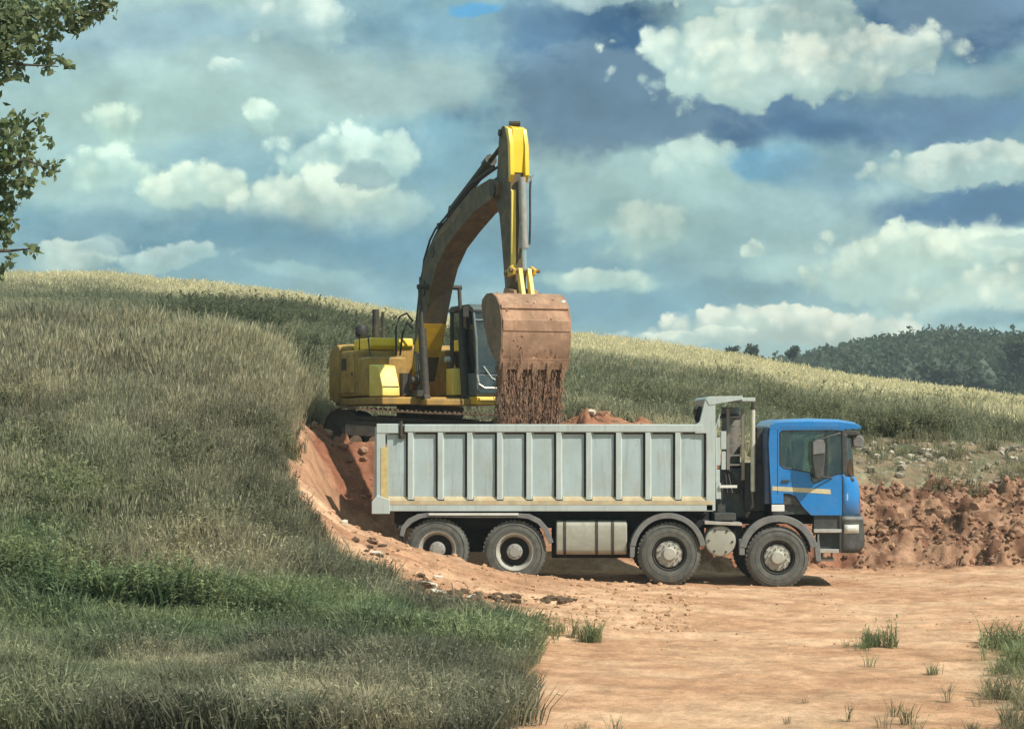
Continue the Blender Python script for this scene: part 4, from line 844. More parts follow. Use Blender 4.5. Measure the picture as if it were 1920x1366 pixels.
# interior
for nm, x0, y0 in (('seat', 1478, N0 + .25), ('seat', 1478, F0 - .85)):
    s0 = part(nm, tbox(MB(), x0, x0 + 50, 893, 908, y0, y0 + .55), 'seat_cloth', cabn, .04)
    part('backrest', MB().prism(tp([(x0 - 4, 838), (x0 + 6, 836), (x0 + 16, 896), (x0 + 2, 898)]), ty(y0 + .03), ty(y0 + .52)), 'seat_cloth', s0, .03)
    part('headrest', MB().prism(tp([(x0 - 4, 822), (x0 + 5, 821), (x0 + 7, 835), (x0 - 3, 836)]), ty(y0 + .15), ty(y0 + .4)), 'seat_cloth', s0, .02)
sw = MB(); pts_ = [(tx(1551) + .09 * math.cos(a), ty(N0 + .55) + .22 * math.sin(a), tz(889) + .17 * math.cos(a)) for a in [i * math.pi / 8 for i in range(17)]]; sw.tube(pts_, .014, 6, False); sw.tube([(tx(1551), ty(N0 + .55), tz(889)), (tx(1562), ty(N0 + .55), tz(902))], .025, 6); part('steering_wheel', sw, 'plastic_dark', cabn)
part('curtain', MB().prism(tp([(1468, 808), (1484, 808), (1478, 838), (1474, 872), (1468, 872)]), ty(N0 + .09), ty(N0 + .11)), 'curtain', cabn)
part('roof_shelf', MB().prism(tp([(1490, 807), (1525, 807), (1524, 814), (1492, 812)]), ty(N0 + .1), ty(F0 - .1)), 'curtain', cabn, .01)
# mirrors
def mirror(y, s_):
    mi = part('mirror', MB().prism(tp([(1519, 828), (1527, 822), (1541, 823), (1545, 832), (1544, 858), (1540, 892), (1531, 899), (1524, 893), (1519, 860)]), ty(y), ty(y - .16 * s_)), 'plastic_dark', truck, .03)
    part('mirror_arm', MB().tube([(tx(1574), ty(y - .06 * s_ + .1 * s_), tz(812)), (tx(1556), ty(y - .1 * s_), tz(816)), (tx(1533), ty(y - .1 * s_), tz(824))], .016, 6), 'plastic_dark', mi)
    part('mirror_arm', MB().tube([(tx(1536), ty(y - .08 * s_), tz(892)), (tx(1560), ty(y + .08 * s_), tz(896))], .016, 6), 'plastic_dark', mi)
    part('mirror_reflection', MB().prism(tp([(1521, 829), (1528, 824), (1540, 825), (1543, 833), (1542, 849), (1521, 852)]), ty(y - .155 * s_), ty(y - .175 * s_)), 'plastic_grey', mi, .01)  # grey face imitating the reflection on the mirror's upper part
mirror(N0 - .08, 1); mirror(F0 + .08, -1)
fm = part('front_mirror', MB().prism(tp([(1601, 817), (1619, 815), (1625, 823), (1622, 840), (1604, 838)]), ty(N0 + .25), ty(N0 + .42)), 'plastic_grey', truck, .03)
part('mirror_arm', MB().tube([(tx(1590), ty(N0 + .3), tz(800)), (tx(1608), ty(N0 + .33), tz(806)), (tx(1612), ty(N0 + .33), tz(820))], .013, 6), 'plastic_dark', fm)
# front lower
bmp = front([(966, 1578, 1617, 0), (975, 1578, 1622, 0), (983, 1578, 1623, 0), (1003, 1578, 1625, 0), (1025, 1578, 1625, 0), (1036, 1578, 1616, 0)], 'plastic_dark', 'bumper', .03); bmp.parent = truck
b2_ = front([(969, 1578.5, 1621, 0), (978, 1578.5, 1624, -2)], 'plastic_grey', 'bumper_top', .03); b2_.parent = truck
mb = MB(); rows = [[(tx(a), ty(b - .02), tz(py)) for a, b in plan(1583, 1624)[:5]] for py in (983, 1000)]; mb.sheet(rows)
hl = part('headlight', mb, 'lamp_clear', truck); s_ = hl.modifiers.new('s', 'SOLIDIFY'); s_.thickness = .03
mb = MB(); rows = [[(tx(a), ty(b + 0), tz(py)) for a, b in [(q_, 82.5 - r_ + .02) for q_, r_ in plan(1582, 1627)[:7]]] for py in (982, 1001)]; mb.sheet(rows); hl = part('headlight', mb, 'lamp_clear', truck); s_ = hl.modifiers.new('s', 'SOLIDIFY'); s_.thickness = .03
part('side_skirt', tbox(MB(), 1527, 1580, 966, 1000, N0 + .04, N0 + .3), 'plastic_dark', truck)
part('step', tbox(MB(), 1526, 1578, 991.5, 998, N0 - .02, N0 + .3), 'aluminium', truck, .008)
part('step_back', tbox(MB(), 1534, 1578, 998, 1029, N0 + .12, N0 + .3), 'plastic_dark', truck)
part('step', tbox(MB(), 1531, 1573, 1029, 1036, N0 - .02, N0 + .3), 'aluminium', truck, .008)
mb = MB(); tbox(mb, 1533, 1536, 1000, 1031, N0, N0 + .25); tbox(mb, 1575, 1579, 966, 1036, N0 + .01, N0 + .3); tiny('step_bracket', mb, 'plastic_grey', truck)
mb = MB(); tbox(mb, 1538, 1566, 1046, 1052, N0 + .05, N0 + .28); tbox(mb, 1542, 1545, 1036, 1046, N0 + .1, N0 + .2); tbox(mb, 1560, 1563, 1036, 1046, N0 + .1, N0 + .2); part('hanging_step', mb, 'hoist_grey', truck, .01)

# ------------------------------------------------------------------ excavator
EX = Vector((-1.75, 47.0, 2.25)); ED = R(-69)
exc = empty('excavator', EX, ED)
tag(exc, 'yellow tracked excavator on the red bank tipping its bucket over the truck', 'excavator')
def ebox(a, b): return MB().box(a, b)
def yprism(prof, v0, v1, mb=None):
    return (mb or MB()).prism(prof, v0, v1)
# undercarriage
UC = Matrix.Rotation(-ED - R(4), 4, 'Z') @ Matrix.Rotation(R(2.6), 4, 'Y')
shoe = MB().box((-.088, -.30, -.018), (.088, .30, .012)); shoe.box((-.07, -.30, .012), (-.045, .30, .045)); shoe.box((.02, -.30, .012), (.045, .30, .035))
shoe_me = shoe.mesh('track_shoe', 'steel_mud', 30)
def loopath(L_, r_, ds):
    """rounded track path of half length L_ and radius r_"""
    per = 4 * L_ + 2 * math.pi * r_; n = int(per / ds); out = []
    for k in range(n):
        s_ = per * k / n
        if s_ < 2 * L_: out.append((-L_ + s_, r_ * 2, 0))
        elif s_ < 2 * L_ + math.pi * r_:
            a = (s_ - 2 * L_) / r_; out.append((L_ + math.sin(a) * r_, r_ + math.cos(a) * r_, a))
        elif s_ < 4 * L_ + math.pi * r_: out.append((L_ - (s_ - 2 * L_ - math.pi * r_), 0, math.pi))
        else:
            a = (s_ - 4 * L_ - math.pi * r_) / r_; out.append((-L_ - math.sin(a) * r_, r_ - math.cos(a) * r_, math.pi + a))
    return out
for sgn in (-1, 1):
    by = 1.12 * sgn
    tr = part('track', MB().box((-1.6, by - .16, .30), (1.6, by + .16, .62)).prism([(-1.5, .62), (1.5, .62), (1.3, .72), (-1.3, .72)], by - .1, by + .1).xf(UC), 'steel_dark', exc, .02)
    for a, z, ang in loopath(1.62, .41, .19):
        z += .05; sag = -.03 * math.cos(a / 1.62 * 1.57) if ang == 0 and abs(a) < 1.62 else 0
        M = UC @ Matrix.Translation((a, by, z + sag)) @ Matrix.Rotation(ang, 4, 'Y'); link('track_shoe', shoe_me, tr, M)
    for k in range(8):
        a = -1.35 + 2.7 * k / 7; part('roller', MB().lathe((a, by - .2, .20), [(0, 0), (.12, 0), (.12, .12), (.09, .14), (.09, .26), (.12, .28), (.12, .4), (0, .4)], 14).xf(UC), 'steel_mud', tr)
    for a, nm in ((-1.62, 'idler'), (1.62, 'sprocket')):
        mb = MB().lathe((a, by - .12, .46), [(0, -.03), (.1, -.03), (.14, .0), (.30, .02), (.34, .0), (.37, .0), (.37, .24), (0, .24)], 24); part(nm, mb.xf(UC), 'steel_dark', tr)
part('undercarriage_frame', MB().box((-1.0, -.85, .35), (1.0, .85, .75)).lathe((0, 0, .75), [(.0, 0), (.7, 0), (.7, .25), (0, .25)], 32, 'z').xf(UC), 'steel_mud', exc, .03)
# deck and housing
part('deck', ebox((-2.3, -1.33, 1.0), (1.0, 1.36, 1.16)).box((.7, -.5, .98), (1.35, .5, 1.12)), 'yellow_body', exc, .03)
cwp = [(-2.95, 1.32), (-2.85, 1.12), (-2.2, 1.02), (-1.9, 1.05), (-1.9, 2.28), (-2.15, 2.34), (-2.7, 2.26), (-2.9, 2.1)]
rows = []
for k in range(15):
    t = k / 14 * 2 - 1; sx = 1 - .17 * abs(t) ** 5 - .08 * t * t; sz = 1 - .05 * abs(t) ** 8
    rows.append([(-1.9 + (a + 1.9) * sx, t * 1.36, 1.65 + (b - 1.65) * sz) for a, b in cwp])
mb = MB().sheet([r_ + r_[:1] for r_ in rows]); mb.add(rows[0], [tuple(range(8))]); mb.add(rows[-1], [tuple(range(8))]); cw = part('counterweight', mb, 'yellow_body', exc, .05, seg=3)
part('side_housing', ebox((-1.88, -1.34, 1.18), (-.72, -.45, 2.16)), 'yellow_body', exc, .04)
d1 = part('side_door', ebox((-1.83, -1.362, 1.26), (-.80, -1.335, 2.10)), 'yellow_body', exc, .012)
part('door_latch', ebox((-1.0, -1.375, 1.62), (-.93, -1.36, 1.70)), 'hose', d1, .004)
mb = MB()
for k in range(7): mb.box((-1.72 + .055 * k, -1.37, 1.75), (-1.70 + .055 * k, -1.36, 2.0))
tiny('louvre', mb, 'steel_dark', d1)
part('far_housing', ebox((-1.88, .42, 1.18), (-.1, 1.34, 2.16)), 'yellow_body', exc, .04)
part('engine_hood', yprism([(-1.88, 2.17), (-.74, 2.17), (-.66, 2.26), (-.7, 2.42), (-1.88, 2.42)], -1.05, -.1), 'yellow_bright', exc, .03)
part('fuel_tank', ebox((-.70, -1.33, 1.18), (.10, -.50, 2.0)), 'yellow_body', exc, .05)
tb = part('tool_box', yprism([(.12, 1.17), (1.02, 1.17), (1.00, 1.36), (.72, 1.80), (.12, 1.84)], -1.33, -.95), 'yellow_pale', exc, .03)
part('lid_seam', MB().tube([(1.01, -1.31, 1.37), (1.01, -.97, 1.37)], .008, 6), 'steel_dark', tb)
part('front_valve_cover', ebox((.55, .20, 1.2), (.95, .42, 1.75)), 'yellow_pale', exc, .02)
mb = MB()
for k in range(5): mb.tube([(.5 + .06 * k, -.55 + .05 * k, 1.2), (.7, -.5 + .05 * k, 1.5 + .05 * k), (.35, -.38 + .03 * k, 1.8 + .05 * k), (.05, -.3, 2.1)], .022, 6)
mb.tube([(.9, -.62, 1.15), (1.0, -.45, 1.4), (.8, -.3, 1.7)], .03, 6); mb.box((.3, -.62, 1.17), (1.15, -.45, 1.30)); mb.box((.5, -.8, 1.2), (.75, -.66, 1.65)); mb.lathe((.85, -.6, 1.5), [(0, -.06), (.08, -.06), (.08, .06), (0, .06)], 12)
tiny('swing_pipework', mb, 'steel_dark', exc)
part('exhaust_pipe', MB().tube([(-1.35, -.72, 2.44), (-1.35, -.72, 3.05)], [.075, .075], 12).tube([(-1.28, -.58, 2.40), (-1.28, -.58, 3.0)], .035, 8), 'steel_dark', exc)
part('air_precleaner', MB().lathe((-1.55, -.98, 2.46), [(0, 0), (.1, 0), (.13, .06), (.13, .2), (.09, .26), (0, .27)], 18, 'z'), 'hose', exc)
part('hood_grab_rail', MB().tube([(-.7, -1.28, 2.16), (-.7, -1.28, 2.5), (-.1, -1.28, 2.42), (.05, -1.28, 2.0)], .016, 6), 'hose', exc)
hz_ = MB().tube([(-.45, -.55, 2.05), (-.42, -.57, 2.6), (-.32, -.52, 2.85), (-.15, -.42, 2.92), (-.02, -.33, 2.75)], .022, 7).tube([(-.35, -.5, 2.05), (-.25, -.48, 2.5), (-.12, -.42, 2.72), (0, -.34, 2.6)], .022, 7)
tiny('hose_loop', hz_, 'hose', exc)
# operator's cab
cb = part('operator_cab', ebox((.0, .48, 1.18), (1.62, 1.40, 1.62)).box((.0, .50, 1.6), (.12, 1.38, 2.95)), 'cab_grey', exc, .02)
part('cab_roof', yprism([(-.05, 2.93), (1.25, 2.96), (1.45, 2.90), (1.45, 2.97), (1.2, 3.06), (.1, 3.06), (-.05, 3.0)], .46, 1.42), 'cab_grey', cb, .02)
mb = MB()
for v_ in (.50, 1.35):
    mb.tube([(1.60, v_, 1.6), (1.55, v_, 2.3), (1.38, v_, 2.93)], .035, 6); mb.tube([(.68, v_, 1.6), (.68, v_, 2.94)], .03, 6); mb.tube([(.06, v_, 1.6), (.06, v_, 2.94)], .04, 6)
    mb.tube([(.06, v_, 1.62), (1.58, v_, 1.62)], .025, 6)
mb.tube([(1.45, .5, 2.72), (1.45, 1.36, 2.72)], .025, 6); mb.tube([(1.40, .5, 2.9), (1.40, 1.36, 2.9)], .04, 6); part('cab_frame', mb, 'cab_grey', cb)
for v_ in (.505, 1.375): part('cab_window', yprism([(.1, 1.62), (1.57, 1.62), (1.53, 2.3), (1.38, 2.9), (.1, 2.92)], v_, v_ + .006), 'glass_dark', cb)
fr_ = [(1.60, 1.64), (1.55, 2.3), (1.39, 2.9)]
part('cab_windscreen', MB().sheet([[(a, .53, b), (a, 1.35, b)] for a, b in fr_]), 'glass_dark', cb)
part('lower_windscreen', MB().sheet([[(1.64, .53, 1.25), (1.64, 1.35, 1.25)], [(1.63, .53, 1.6), (1.63, 1.35, 1.6)]]), 'glass_dark', cb)
part('wiper', MB().tube([(1.66, .62, 1.78), (1.64, .80, 1.55), (1.65, .98, 1.45)], .012, 5), 'white_plastic', cb)
part('cab_grab_rail', MB().tube([(1.68, .48, 1.60), (1.70, .50, 1.42), (1.72, .62, 1.34), (1.72, 1.25, 1.33)], .022, 7), 'aluminium', cb)
st = part('operator_seat', ebox((.35, .70, 1.62), (.95, 1.18, 1.80)), 'seat_cloth', cb, .05)
part('backrest', yprism([(.30, 1.78), (.45, 1.78), (.36, 2.55), (.24, 2.55)], .70, 1.18), 'seat_cloth', st, .05)
part('headrest', yprism([(.22, 2.58), (.32, 2.58), (.30, 2.76), (.22, 2.76)], .82, 1.06), 'seat_cloth', st, .04)
part('control_console', ebox((.6, .54, 1.62), (.95, .66, 2.0)).tube([(.85, .6, 2.0), (.87, .6, 2.2)], .02, 6), 'plastic_dark', cb, .01)
part('deck_front', ebox((.9, .46, 1.0), (1.7, 1.38, 1.165)), 'yellow_paint', exc, .02)
part('step_edge', ebox((1.70, .50, 1.085), (1.76, 1.36, 1.14)), 'yellow_pale', exc, .01)
part('inner_mirror', ebox((1.3, -1.3, 2.3), (1.34, -1.1, 2.6)) if False else MB().tube([(1.5, .42, 2.9), (1.55, .30, 2.95)], .012, 5).box((1.52, .22, 2.78), (1.55, .34, 3.0)), 'hose', exc)
part('work_light', MB().lathe((.35, .3, 1.95), [(0, -.05), (.06, -.05), (.06, .05), (0, .05)], 12), 'white_plastic', exc)
# boom
und = [(-.28, 1.50), (.05, 2.0), (.5, 2.75), (.85, 3.35), (1.2, 3.78), (1.75, 4.14), (2.45, 4.40), (3.4, 4.70), (4.35, 4.86), (4.72, 4.92)]
top_ = [(4.78, 5.16), (4.3, 5.27), (3.3, 5.16), (2.4, 4.88), (1.64, 4.62), (1.15, 4.46), (.81, 4.28), (.45, 3.98), (.2, 3.5), (-.04, 2.75), (-.22, 2.2), (-.42, 1.62), (-.38, 1.5)]
boom = part('boom', yprism(und + top_, -.24, .24), 'yellow_worn', exc, .012, 'dusty dark yellow cranked boom')
mb = MB()
for v_ in (-.255, .245):
    mb.lathe((.98, v_, 4.12), [(0, 0), (.12, 0), (.12, .01), (0, .01)], 20); mb.lathe((.40, v_ - .01, 3.42), [(0, 0), (.17, 0), (.17, .02), (0, .02)], 20); mb.lathe((4.55, v_ - .03, 5.02), [(0, 0), (.13, 0), (.13, .06), (0, .06)], 20)
tiny('pin_bosses', mb, 'steel_dark', boom)
part('boom_foot_lit', yprism([(-.29, 1.50), (.05, 2.0), (.46, 2.68), (.30, 2.72), (-.10, 2.3), (-.36, 1.66)], -.247, .247), 'yellow_paint', boom, .008)  # yellower piece painting the sunlit cheek at the foot of the boom
part('scuffed_plate', yprism([(1.25, 4.35), (2.3, 4.62), (2.75, 4.84), (2.5, 4.88), (1.6, 4.56), (1.1, 4.36)], -.246, -.24), 'steel_mud', boom)
part('cylinder_bracket', yprism([(1.2, 4.46), (1.9, 4.70), (1.74, 5.0), (1.55, 5.02)], -.09, .09), 'yellow_worn', boom, .01)
mb = MB()
for k, dv in enumerate((-.2, -.13, .16)):
    line = [(-.15, 1.9), (-.12, 2.75), (.12, 3.52), (.36, 3.98), (.74, 4.36), (1.1, 4.56), (1.64, 4.72), (2.4, 4.99), (3.2, 5.26), (4.0, 5.38), (4.5, 5.45)]
    mb.tube([(a - .03, dv, b + .03) for a, b in line], .024, 6)
for a, b in ((.18, 3.6), (1.3, 4.62), (-.05, 2.7)): mb.box((a - .06, -.24, b - .06), (a + .04, .2, b + .06))
tiny('boom_hoses', mb, 'hose', boom)
# boom rams
for v_ in (-.43, .43):
    a, b = Vector((1.12, v_, 1.12)), Vector((.72, v_, 3.42)); t = (b - a)
    c0 = part('boom_ram', MB().tube([a, a + t * .62], .085, 14).lathe(a, [(0, -.06), (.11, -.06), (.11, .06), (0, .06)], 14), 'steel_dark', exc)
    part('ram_rod', MB().tube([a + t * .62, b], .04, 12), 'steel_dark', c0)
part('ram_cross_pin', MB().tube([(.72, -.48, 3.42), (.72, .48, 3.42)], .05, 12), 'steel_dark', exc)
# stick ram on top of the boom
a, b = Vector((1.62, 0, 4.96)), Vector((4.68, 0, 6.02)); t = b - a
c0 = part('stick_ram', MB().tube([a, a + t * .68], .095, 14).tube([a + t * .62, a + t * .70], .12, 14), 'steel_dark', exc); part('ram_rod', MB().tube([a + t * .68, b], .045, 12), 'hose', c0)
# stick
stp = [(4.62, 6.12), (4.78, 6.22), (5.02, 6.18), (5.14, 5.9), (5.20, 5.3), (5.22, 4.7), (5.20, 3.9), (5.20, 3.02), (5.02, 2.98), (4.94, 3.1), (4.78, 3.9), (4.62, 4.55), (4.42, 4.80), (4.40, 5.0), (4.50, 5.35)]
stick = part('stick', yprism(stp, -.16, .16), 'yellow_worn', exc, .012, 'yellow stick hanging almost vertically')
part('stick_bracket', yprism([(4.98, 6.19), (5.16, 6.12), (5.27, 5.8), (5.30, 5.25), (5.20, 5.12), (5.14, 5.9)], -.19, -.11).prism([(4.98, 6.19), (5.16, 6.12), (5.27, 5.8), (5.30, 5.25), (5.20, 5.12), (5.14, 5.9)], .11, .19), 'yellow_bright', stick, .008)
part('stick_top_plate', yprism([(5.0, 6.2), (5.17, 6.14), (5.24, 5.75), (5.22, 5.3), (5.18, 5.3), (5.15, 5.75)], -.105, .105), 'yellow_bright', stick, .006)
part('stick_lit_strip', yprism([(5.19, 5.0), (5.25, 4.95), (5.25, 3.5), (5.19, 3.45)], -.15, -.06), 'yellow_pale', stick, .004)  # paler strip painting the sunlit part of the stick's front
part('top_pin', MB().tube([(4.70, -.19, 6.1), (4.70, .19, 6.1)], .07, 12).tube([(4.98, -.1, 6.24), (5.06, .1, 6.24)], .05, 8), 'steel_dark', stick)
a, b = Vector((5.32, .03, 5.2)), Vector((5.42, .05, 3.45)); t = b - a
c0 = part('bucket_ram', MB().tube([a, a + t * .74], .072, 14).tube([a + t * .70, a + t * .76], .085, 14).tube([a + Vector((.06, .1, -.1)), a + Vector((.08, .2, .05))], .02, 6), 'hub_grey', exc)
part('ram_rod', MB().tube([a + t * .74, b], .042, 12), 'chrome', c0)
part('ram_hose', MB().tube([a + Vector((.02, .17, .02)), a + Vector((.06, .14, -.25)), a + Vector((.04, .15, -.9)), a + Vector((.06, .13, -1.25))], .022, 6), 'hose', c0)
lk = part('bucket_linkage', yprism([(5.10, 3.45), (5.30, 3.55), (5.50, 3.48), (5.46, 3.38), (5.20, 3.34)], -.21, -.15).prism([(5.10, 3.45), (5.30, 3.55), (5.50, 3.48), (5.46, 3.38), (5.20, 3.34)], .20, .26), 'yellow_paint', exc, .008)
part('linkage_pin', MB().tube([(5.42, -.26, 3.46), (5.42, .34, 3.46)], .045, 10).tube([(5.14, -.25, 3.42), (5.14, .25, 3.42)], .045, 10), 'steel_mud', lk)
part('bucket_link', yprism([(5.36, 3.5), (5.48, 3.5), (5.66, 3.0), (5.52, 2.95)], -.10, -.02).prism([(5.36, 3.5), (5.48, 3.5), (5.66, 3.0), (5.52, 2.95)], .08, .16), 'yellow_pale', exc, .01)
# bucket
crv = [(5.12, 2.92), (5.35, 3.02), (5.62, 3.02), (5.85, 2.94), (6.02, 2.78), (6.12, 2.55), (6.15, 2.28), (6.10, 2.0), (6.02, 1.72)]
bk = None; W2 = .66
inn = [(a - .05 if a > 5.5 else a, b - .05) for a, b in crv]
shell = MB().prism(crv + inn[::-1], -W2, W2); bk = part('bucket', shell, 'bucket_mud', exc, .008, 'wide mud caked bucket tipped downwards')
sidep = crv + [(5.80, 1.78), (5.45, 2.05), (5.20, 2.45), (5.08, 2.8)]
for v0, v1 in ((-W2 - .03, -W2 + .001), (W2 - .001, W2 + .03)): part('bucket_side', MB().prism(sidep, v0, v1), 'steel_mud' if v0 < 0 else 'bucket_mud', bk, .006)
part('lip', MB().prism([(6.10, 1.80), (6.02, 1.60), (5.96, 1.60), (6.02, 1.80)], -W2 - .02, W2 + .02), 'bucket_mud', bk, .006)
for k in range(5):
    v_ = -.58 + 1.16 * k / 4
    part('tooth', MB().add([(6.10, v_ - .06, 1.74), (6.10, v_ + .06, 1.74), (5.99, v_ + .06, 1.72), (5.99, v_ - .06, 1.72), (5.97, v_ - .03, 1.40), (5.97, v_ + .03, 1.40), (5.94, v_ + .03, 1.40), (5.94, v_ - .03, 1.40)], [(0, 1, 2, 3), (7, 6, 5, 4), (0, 4, 5, 1), (1, 5, 6, 2), (2, 6, 7, 3), (3, 7, 4, 0)]), 'bucket_mud', bk, .006)
tiny('wear_strips', MB().prism([(6.13, 2.52), (6.165, 2.5), (6.165, 2.3), (6.13, 2.3)], -W2, W2).prism([(6.03, 2.78), (6.055, 2.80), (6.085, 2.72), (6.06, 2.7)], -W2, W2), 'bucket_mud', bk, .004)
tiny('bucket_ears', MB().prism([(5.0, 3.0), (5.1, 3.15), (5.3, 3.12), (5.6, 3.08), (5.62, 2.98), (5.1, 2.9)], -.24, -.18).prism([(5.0, 3.0), (5.1, 3.15), (5.3, 3.12), (5.6, 3.08), (5.62, 2.98), (5.1, 2.9)], .18, .24), 'bucket_mud', bk, .006)
mb = MB(); mb.clod((5.95, .60, 2.86), .05, (.6, 1, .7), .3, 1, rs); mb.clod((6.0, 0.02, 2.85), .025, (.6, 1, .5), .2, 1, rs); tiny('shiny_scrape', mb, 'white_plastic', bk)
mb = MB()
for k in range(36):
    a = rs.random(); i = min(int(a * 8), 7); f = a * 8 - i; u_ = crv[i][0] * (1 - f) + crv[i + 1][0] * f; z_ = crv[i][1] * (1 - f) + crv[i + 1][1] * f
    mb.clod((u_ - .005, (rs.random() * 2 - 1) * .6, z_), .012 + .03 * rs.random(), (.35, 1.6, .8), .3, 1, rs)
o = part('caked_mud', mb, 'bucket_mud', bk); o['kind'] = 'stuff'
# falling soil
SOILC = []
mb = MB(); M = Matrix.Translation(EX) @ Matrix.Rotation(ED, 4, 'Z')
streams = [(-.60, .06), (-.50, .09), (-.36, .10), (-.24, .06), (-.10, .10), (.04, .07), (.18, .10), (.30, .06), (.42, .09), (.56, .07)]
for s_, wd in streams:                    # dense cores of each stream
    for j in range(150):
        t = (j + rs.random()) / 150; c_ = M @ Vector((5.88 - .1 * t + rs.gauss(0, .03), s_ * (1 - .05 * t) + math.sin(t * 7 + s_ * 9) * .015 + rs.gauss(0, .012), 1.98 - 1.7 * t))
        mb.clod(c_, wd * (.18 + .22 * rs.random()), (1, 1, 3.4), .3, 1, rs)
for k in range(15000):
    s_, wd = rs.choice(streams); t = rs.random(); zz = 2.0 - 1.75 * t; v_ = s_ * (1 - .06 * t) + rs.gauss(0, wd * (.35 + .55 * t)); u_ = 5.86 + rs.gauss(0, .10 + .05 * t) - .12 * t
    r_ = .004 + .012 * rs.random() ** 4
    p_ = M @ Vector((u_, v_, zz)); h_ = r_ * (2 + 6 * rs.random()); q_ = [r_ * (.7 + .6 * rs.random()) for _ in range(4)]
    mb.add([p_ + Vector((q_[0], 0, 0)), p_ + Vector((0, q_[1], 0)), p_ - Vector((q_[2], 0, 0)), p_ - Vector((0, q_[3], 0)), p_ + Vector((0, 0, h_)), p_ - Vector((0, 0, h_))], [(0, 1, 4), (1, 2, 4), (2, 3, 4), (3, 0, 4), (1, 0, 5), (2, 1, 5), (3, 2, 5), (0, 3, 5)])
o = link('falling_soil', mb.mesh('falling_soil', 'soil', 30, False, False)); tag(o, 'curtain of brown soil falling from the bucket into the truck', kind='stuff')

# ------------------------------------------------------------------ trees
LM = leafmat('tree_leaves', .45, 0, 'lc')
def leafcloud(name, centers, n, size, cols, rs_, drop=.3, parent=None, thin=1):
    """centers: (x, y, z, radius); leaves are small folded ovals spread through each clump"""
    C_ = np.array(centers, float); idx = rs_.integers(0, len(C_), n); dirs = rs_.normal(size=(n, 3)); dirs /= np.linalg.norm(dirs, axis=1)[:, None]
    rad = rs_.random(n) ** .45; p = C_[idx, :3] + dirs * (C_[idx, 3] * rad)[:, None] * np.array([1, 1, .8])
    a = rs_.normal(size=(n, 3)); a[:, 2] -= drop; a /= np.linalg.norm(a, axis=1)[:, None]; b = np.cross(a, rs_.normal(size=(n, 3))); b /= np.linalg.norm(b, axis=1)[:, None]; nn = np.cross(a, b)
    s = size * (.6 + .7 * rs_.random(n))[:, None]
    v = np.stack([p, p + a * s * .45 + b * s * .34 + nn * s * .08, p + a * s, p + a * s * .45 - b * s * .34 + nn * s * .08], 1).reshape(-1, 3)
    f = np.arange(n * 4).reshape(-1, 4); tri = np.concatenate([f[:, [0, 1, 2]], f[:, [0, 2, 3]]])
    me = bpy.data.meshes.new(name); me.from_pydata(v.tolist(), [], tri.tolist())
    k = rs_.random(n)[:, None]; cc = np.array(cols[0]) * (1 - k) + np.array(cols[1]) * k; c4 = np.ones((n * 4, 4)); c4[:, :3] = np.repeat(cc, 4, 0)
    at2 = me.color_attributes.new('lc', 'FLOAT_COLOR', 'POINT'); at2.data.foreach_set('color', c4.ravel())
    at3 = me.attributes.new('bl', 'FLOAT', 'POINT'); at3.data.foreach_set('value', np.ones(n * 4)); me.materials.append(LM)
    return link(name, me, parent)
# broadleaf tree standing just outside the left edge, its twigs reach into view
TB = Vector((-6.9, 17.0, H(-6.9, 17.0))); tree = empty('broadleaf_tree', TB); tag(tree, 'broadleaf tree at the left edge, its leafy twigs hanging against the sky', 'tree')
def wp(px, py, Y=17.0): return Vector(((px - 960) / F * Y, Y, CZ - (py - HZ) / F * Y)) - TB
part('trunk', MB().tube([(0, 0, -.2), (.05, 0, 1.5), (-.02, .05, 3.2), (.1, 0, 5.0), (.0, 0, 7.2)], [.26, .2, .17, .12, .05], 12), 'bark', tree)
brs = [  # photo way-points of the branches, with depth offsets
 [(-650, 260), (-300, 60), (-60, 20), (80, 30), (190, 22)], [(-300, 60), (-80, 90), (20, 120), (110, 125)], [(-200, 40), (-20, -40), (120, -40), (230, -30)],
 [(-640, 470), (-300, 330), (-80, 290), (20, 260), (70, 220)], [(-200, 310), (-40, 320), (50, 300), (100, 320)], [(-620, 640), (-260, 480), (-90, 420), (-10, 400), (40, 380)],
 [(-200, 460), (-60, 470), (20, 470), (60, 466)], [(-700, 80), (-400, -150), (-150, -260), (60, -300)]]
mb = MB(); clumps = []
for i, br in enumerate(brs):
    pts3 = [wp(a, b, 17 + .25 * math.sin(i * 2 + k)) for k, (a, b) in enumerate(br)]
    mb.tube(pts3, [.05 * (1 - k / (len(pts3) - 1)) ** 1.6 + .004 for k in range(len(pts3))], 6)
part('branches', mb, 'bark', tree)
cl_px = [(10, 20, 50), (60, 40, 45), (110, 15, 42), (160, 22, 36), (200, 16, 24), (30, 75, 44), (75, 85, 30), (0, 100, 45), (30, 132, 22), (85, 118, 20), (115, 112, 14), (128, 120, 9), (10, 140, 20), (140, 48, 22), (100, 60, 22), (70, -20, 50), (180, -20, 40), (5, 45, 40),
 (10, 240, 28), (35, 230, 22), (72, 214, 14), (76, 235, 10), (20, 275, 36), (55, 262, 24), (90, 268, 14), (10, 310, 36), (50, 300, 24), (95, 318, 20), (108, 310, 12), (40, 345, 26), (62, 338, 16), (0, 350, 28), (15, 385, 24), (38, 372, 14), (5, 420, 24), (22, 412, 12), (2, 450, 18), (50, 462, 12), (62, 472, 9), (20, 480, 14), (5, 500, 20)]
for a, b, r_ in cl_px: clumps.append((*wp(a, b, 17 + (rs.random() - .5) * .5), r_ / F * 17))
for a in range(60):
    qx, qy = -60 - 560 * rs.random(), -420 + 950 * rs.random(); clumps.append((*wp(qx, qy, 17 + (rs.random() - .5) * 3), .28 + .3 * rs.random()))
areas = [c_[3] ** 2 for c_ in clumps[:len(cl_px)]]; reps = []
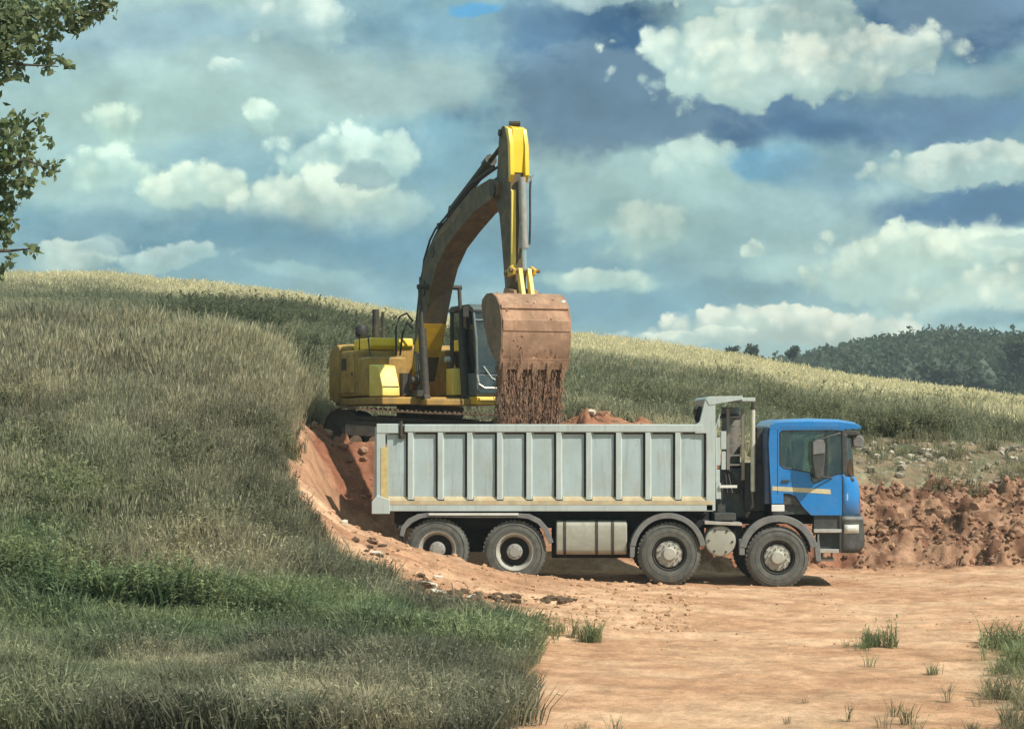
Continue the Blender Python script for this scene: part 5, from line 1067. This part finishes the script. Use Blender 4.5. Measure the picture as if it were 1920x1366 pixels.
for c_, a in zip(clumps[:len(cl_px)], areas): reps += [c_] * max(1, int(a / .0018))
o = leafcloud('leaves', reps, 2700, .068, ((.12, .165, .10), (.30, .34, .18)), rng, .4, tree); o['kind'] = 'stuff'
o = leafcloud('foliage', clumps[len(cl_px):], 5000, .10, ((.035, .06, .022), (.10, .13, .045)), rng, .4, tree); o['kind'] = 'stuff'
# distant wood
hz = bpy.data.materials.new('haze'); hz.use_nodes = True; hz.node_tree.nodes.clear(); th = NT(hz.node_tree)
pv = th.n('ShaderNodeVolumePrincipled'); pv.inputs['Color'].default_value = (.82, .92, 1, 1); pv.inputs['Density'].default_value = .0005; pv.inputs['Anisotropy'].default_value = .2
ho = th.n('ShaderNodeOutputMaterial'); th.put(ho.inputs['Volume'], pv.outputs[0])
MATS['haze'] = hz; tag(link('haze', MB().box((-16500, -80, -12), (16500, 6100, 30)).mesh('haze', 'haze', smooth=False)), 'thin pale summer haze over the whole scene', kind='stuff')
cl = []; WC = []
def forest_top(px): return np.interp(px, [1360, 1400, 1430, 1450, 1500, 1560, 1600, 1640, 1700, 1740, 1790, 1840, 1870, 1885, 1895, 1920, 2200], [662, 655, 662, 660, 655, 650, 652, 640, 634, 622, 622, 630, 634, 648, 628, 618, 600])
for k in range(620):
    row = rs.random(); Y = 300 + 120 * row; px_ = 1385 + (2500 - 1385) * rs.random(); x_ = (px_ - 960) / F * Y
    topz = CZ + (HZ - float(forest_top(px_)) - 10 - rs.random() * 9) / F * 420; gz = H(x_, Y); r_ = 2.2 + 2.4 * rs.random()
    zt = min(gz + 8.2, topz - 0) if row < .8 else topz
    zt = min(zt, topz)
    cl.append((x_, Y, zt - r_ * .8, r_))
    if zt - r_ * 2 > gz: cl.append((x_, Y, zt - r_ * 2.2, r_ * 1.1))
mb = MB()
for (a, b, c_, r_) in cl: mb.clod((a, b, c_), r_ * .55, (1, 1, .9), .3, 1, rs)
mat('wood_canopy', (.07, .092, .068), 1, 0, .35, .4, .0, bump=.9, bscale=1.2, spec=.1)
o = link('woodland', mb.mesh('woodland', 'wood_canopy', 60, True, False)); tag(o, 'dark green wood covering the distant hill at the right', kind='stuff')
o = leafcloud('woodland_leaves', [(a, b, c_, r_ * 1.1) for a, b, c_, r_ in cl], 170000, 1.0, ((.075, .10, .07), (.125, .15, .10)), rng, .2); tag(o, 'leafy canopy of the dark distant wood', kind='stuff')
for i, (px_, py_, Y, hh, r_, lb) in enumerate([(1371, 662, 240, 5.5, .55, 'tiny tree farthest left on the skyline beyond the straw crest'), (1412, 662, 250, 7, .95, 'small dark rounded tree at the left end of the wood'),
      (1486, 660, 265, 7, .8, 'dark tree poking above the left part of the wood'), (1908, 645, 280, 13, 2.4, 'darkest tall tree at the right edge of the frame')]):
    x_ = (px_ - 960) / F * Y; zt = CZ + (HZ - py_) / F * Y + r_; gz = H(x_, Y)
    t_ = empty('distant_tree', (x_, Y, gz)); tag(t_, lb, 'tree', 'trees standing clear of the distant wood')
    part('trunk', MB().tube([(0, 0, 0), (0, 0, zt - gz - r_)], [.25, .1], 6), 'bark', t_)
    cc = [(rs.gauss(0, r_ * .45), rs.gauss(0, r_ * .4), zt - gz - r_ + rs.gauss(0, r_ * .35), r_ * .6) for _ in range(9)]
    cc += [(rs.gauss(0, r_ * .5), rs.gauss(0, r_ * .4), (zt - gz) * (.3 + .4 * rs.random()), r_ * .8) for _ in range(8)]
    o = leafcloud('crown', cc, 2600 if r_ > 2 else 900, .55 if r_ > 2 else .35, ((.06, .085, .055), (.11, .14, .09)), rng, .2, t_); o['kind'] = 'stuff'
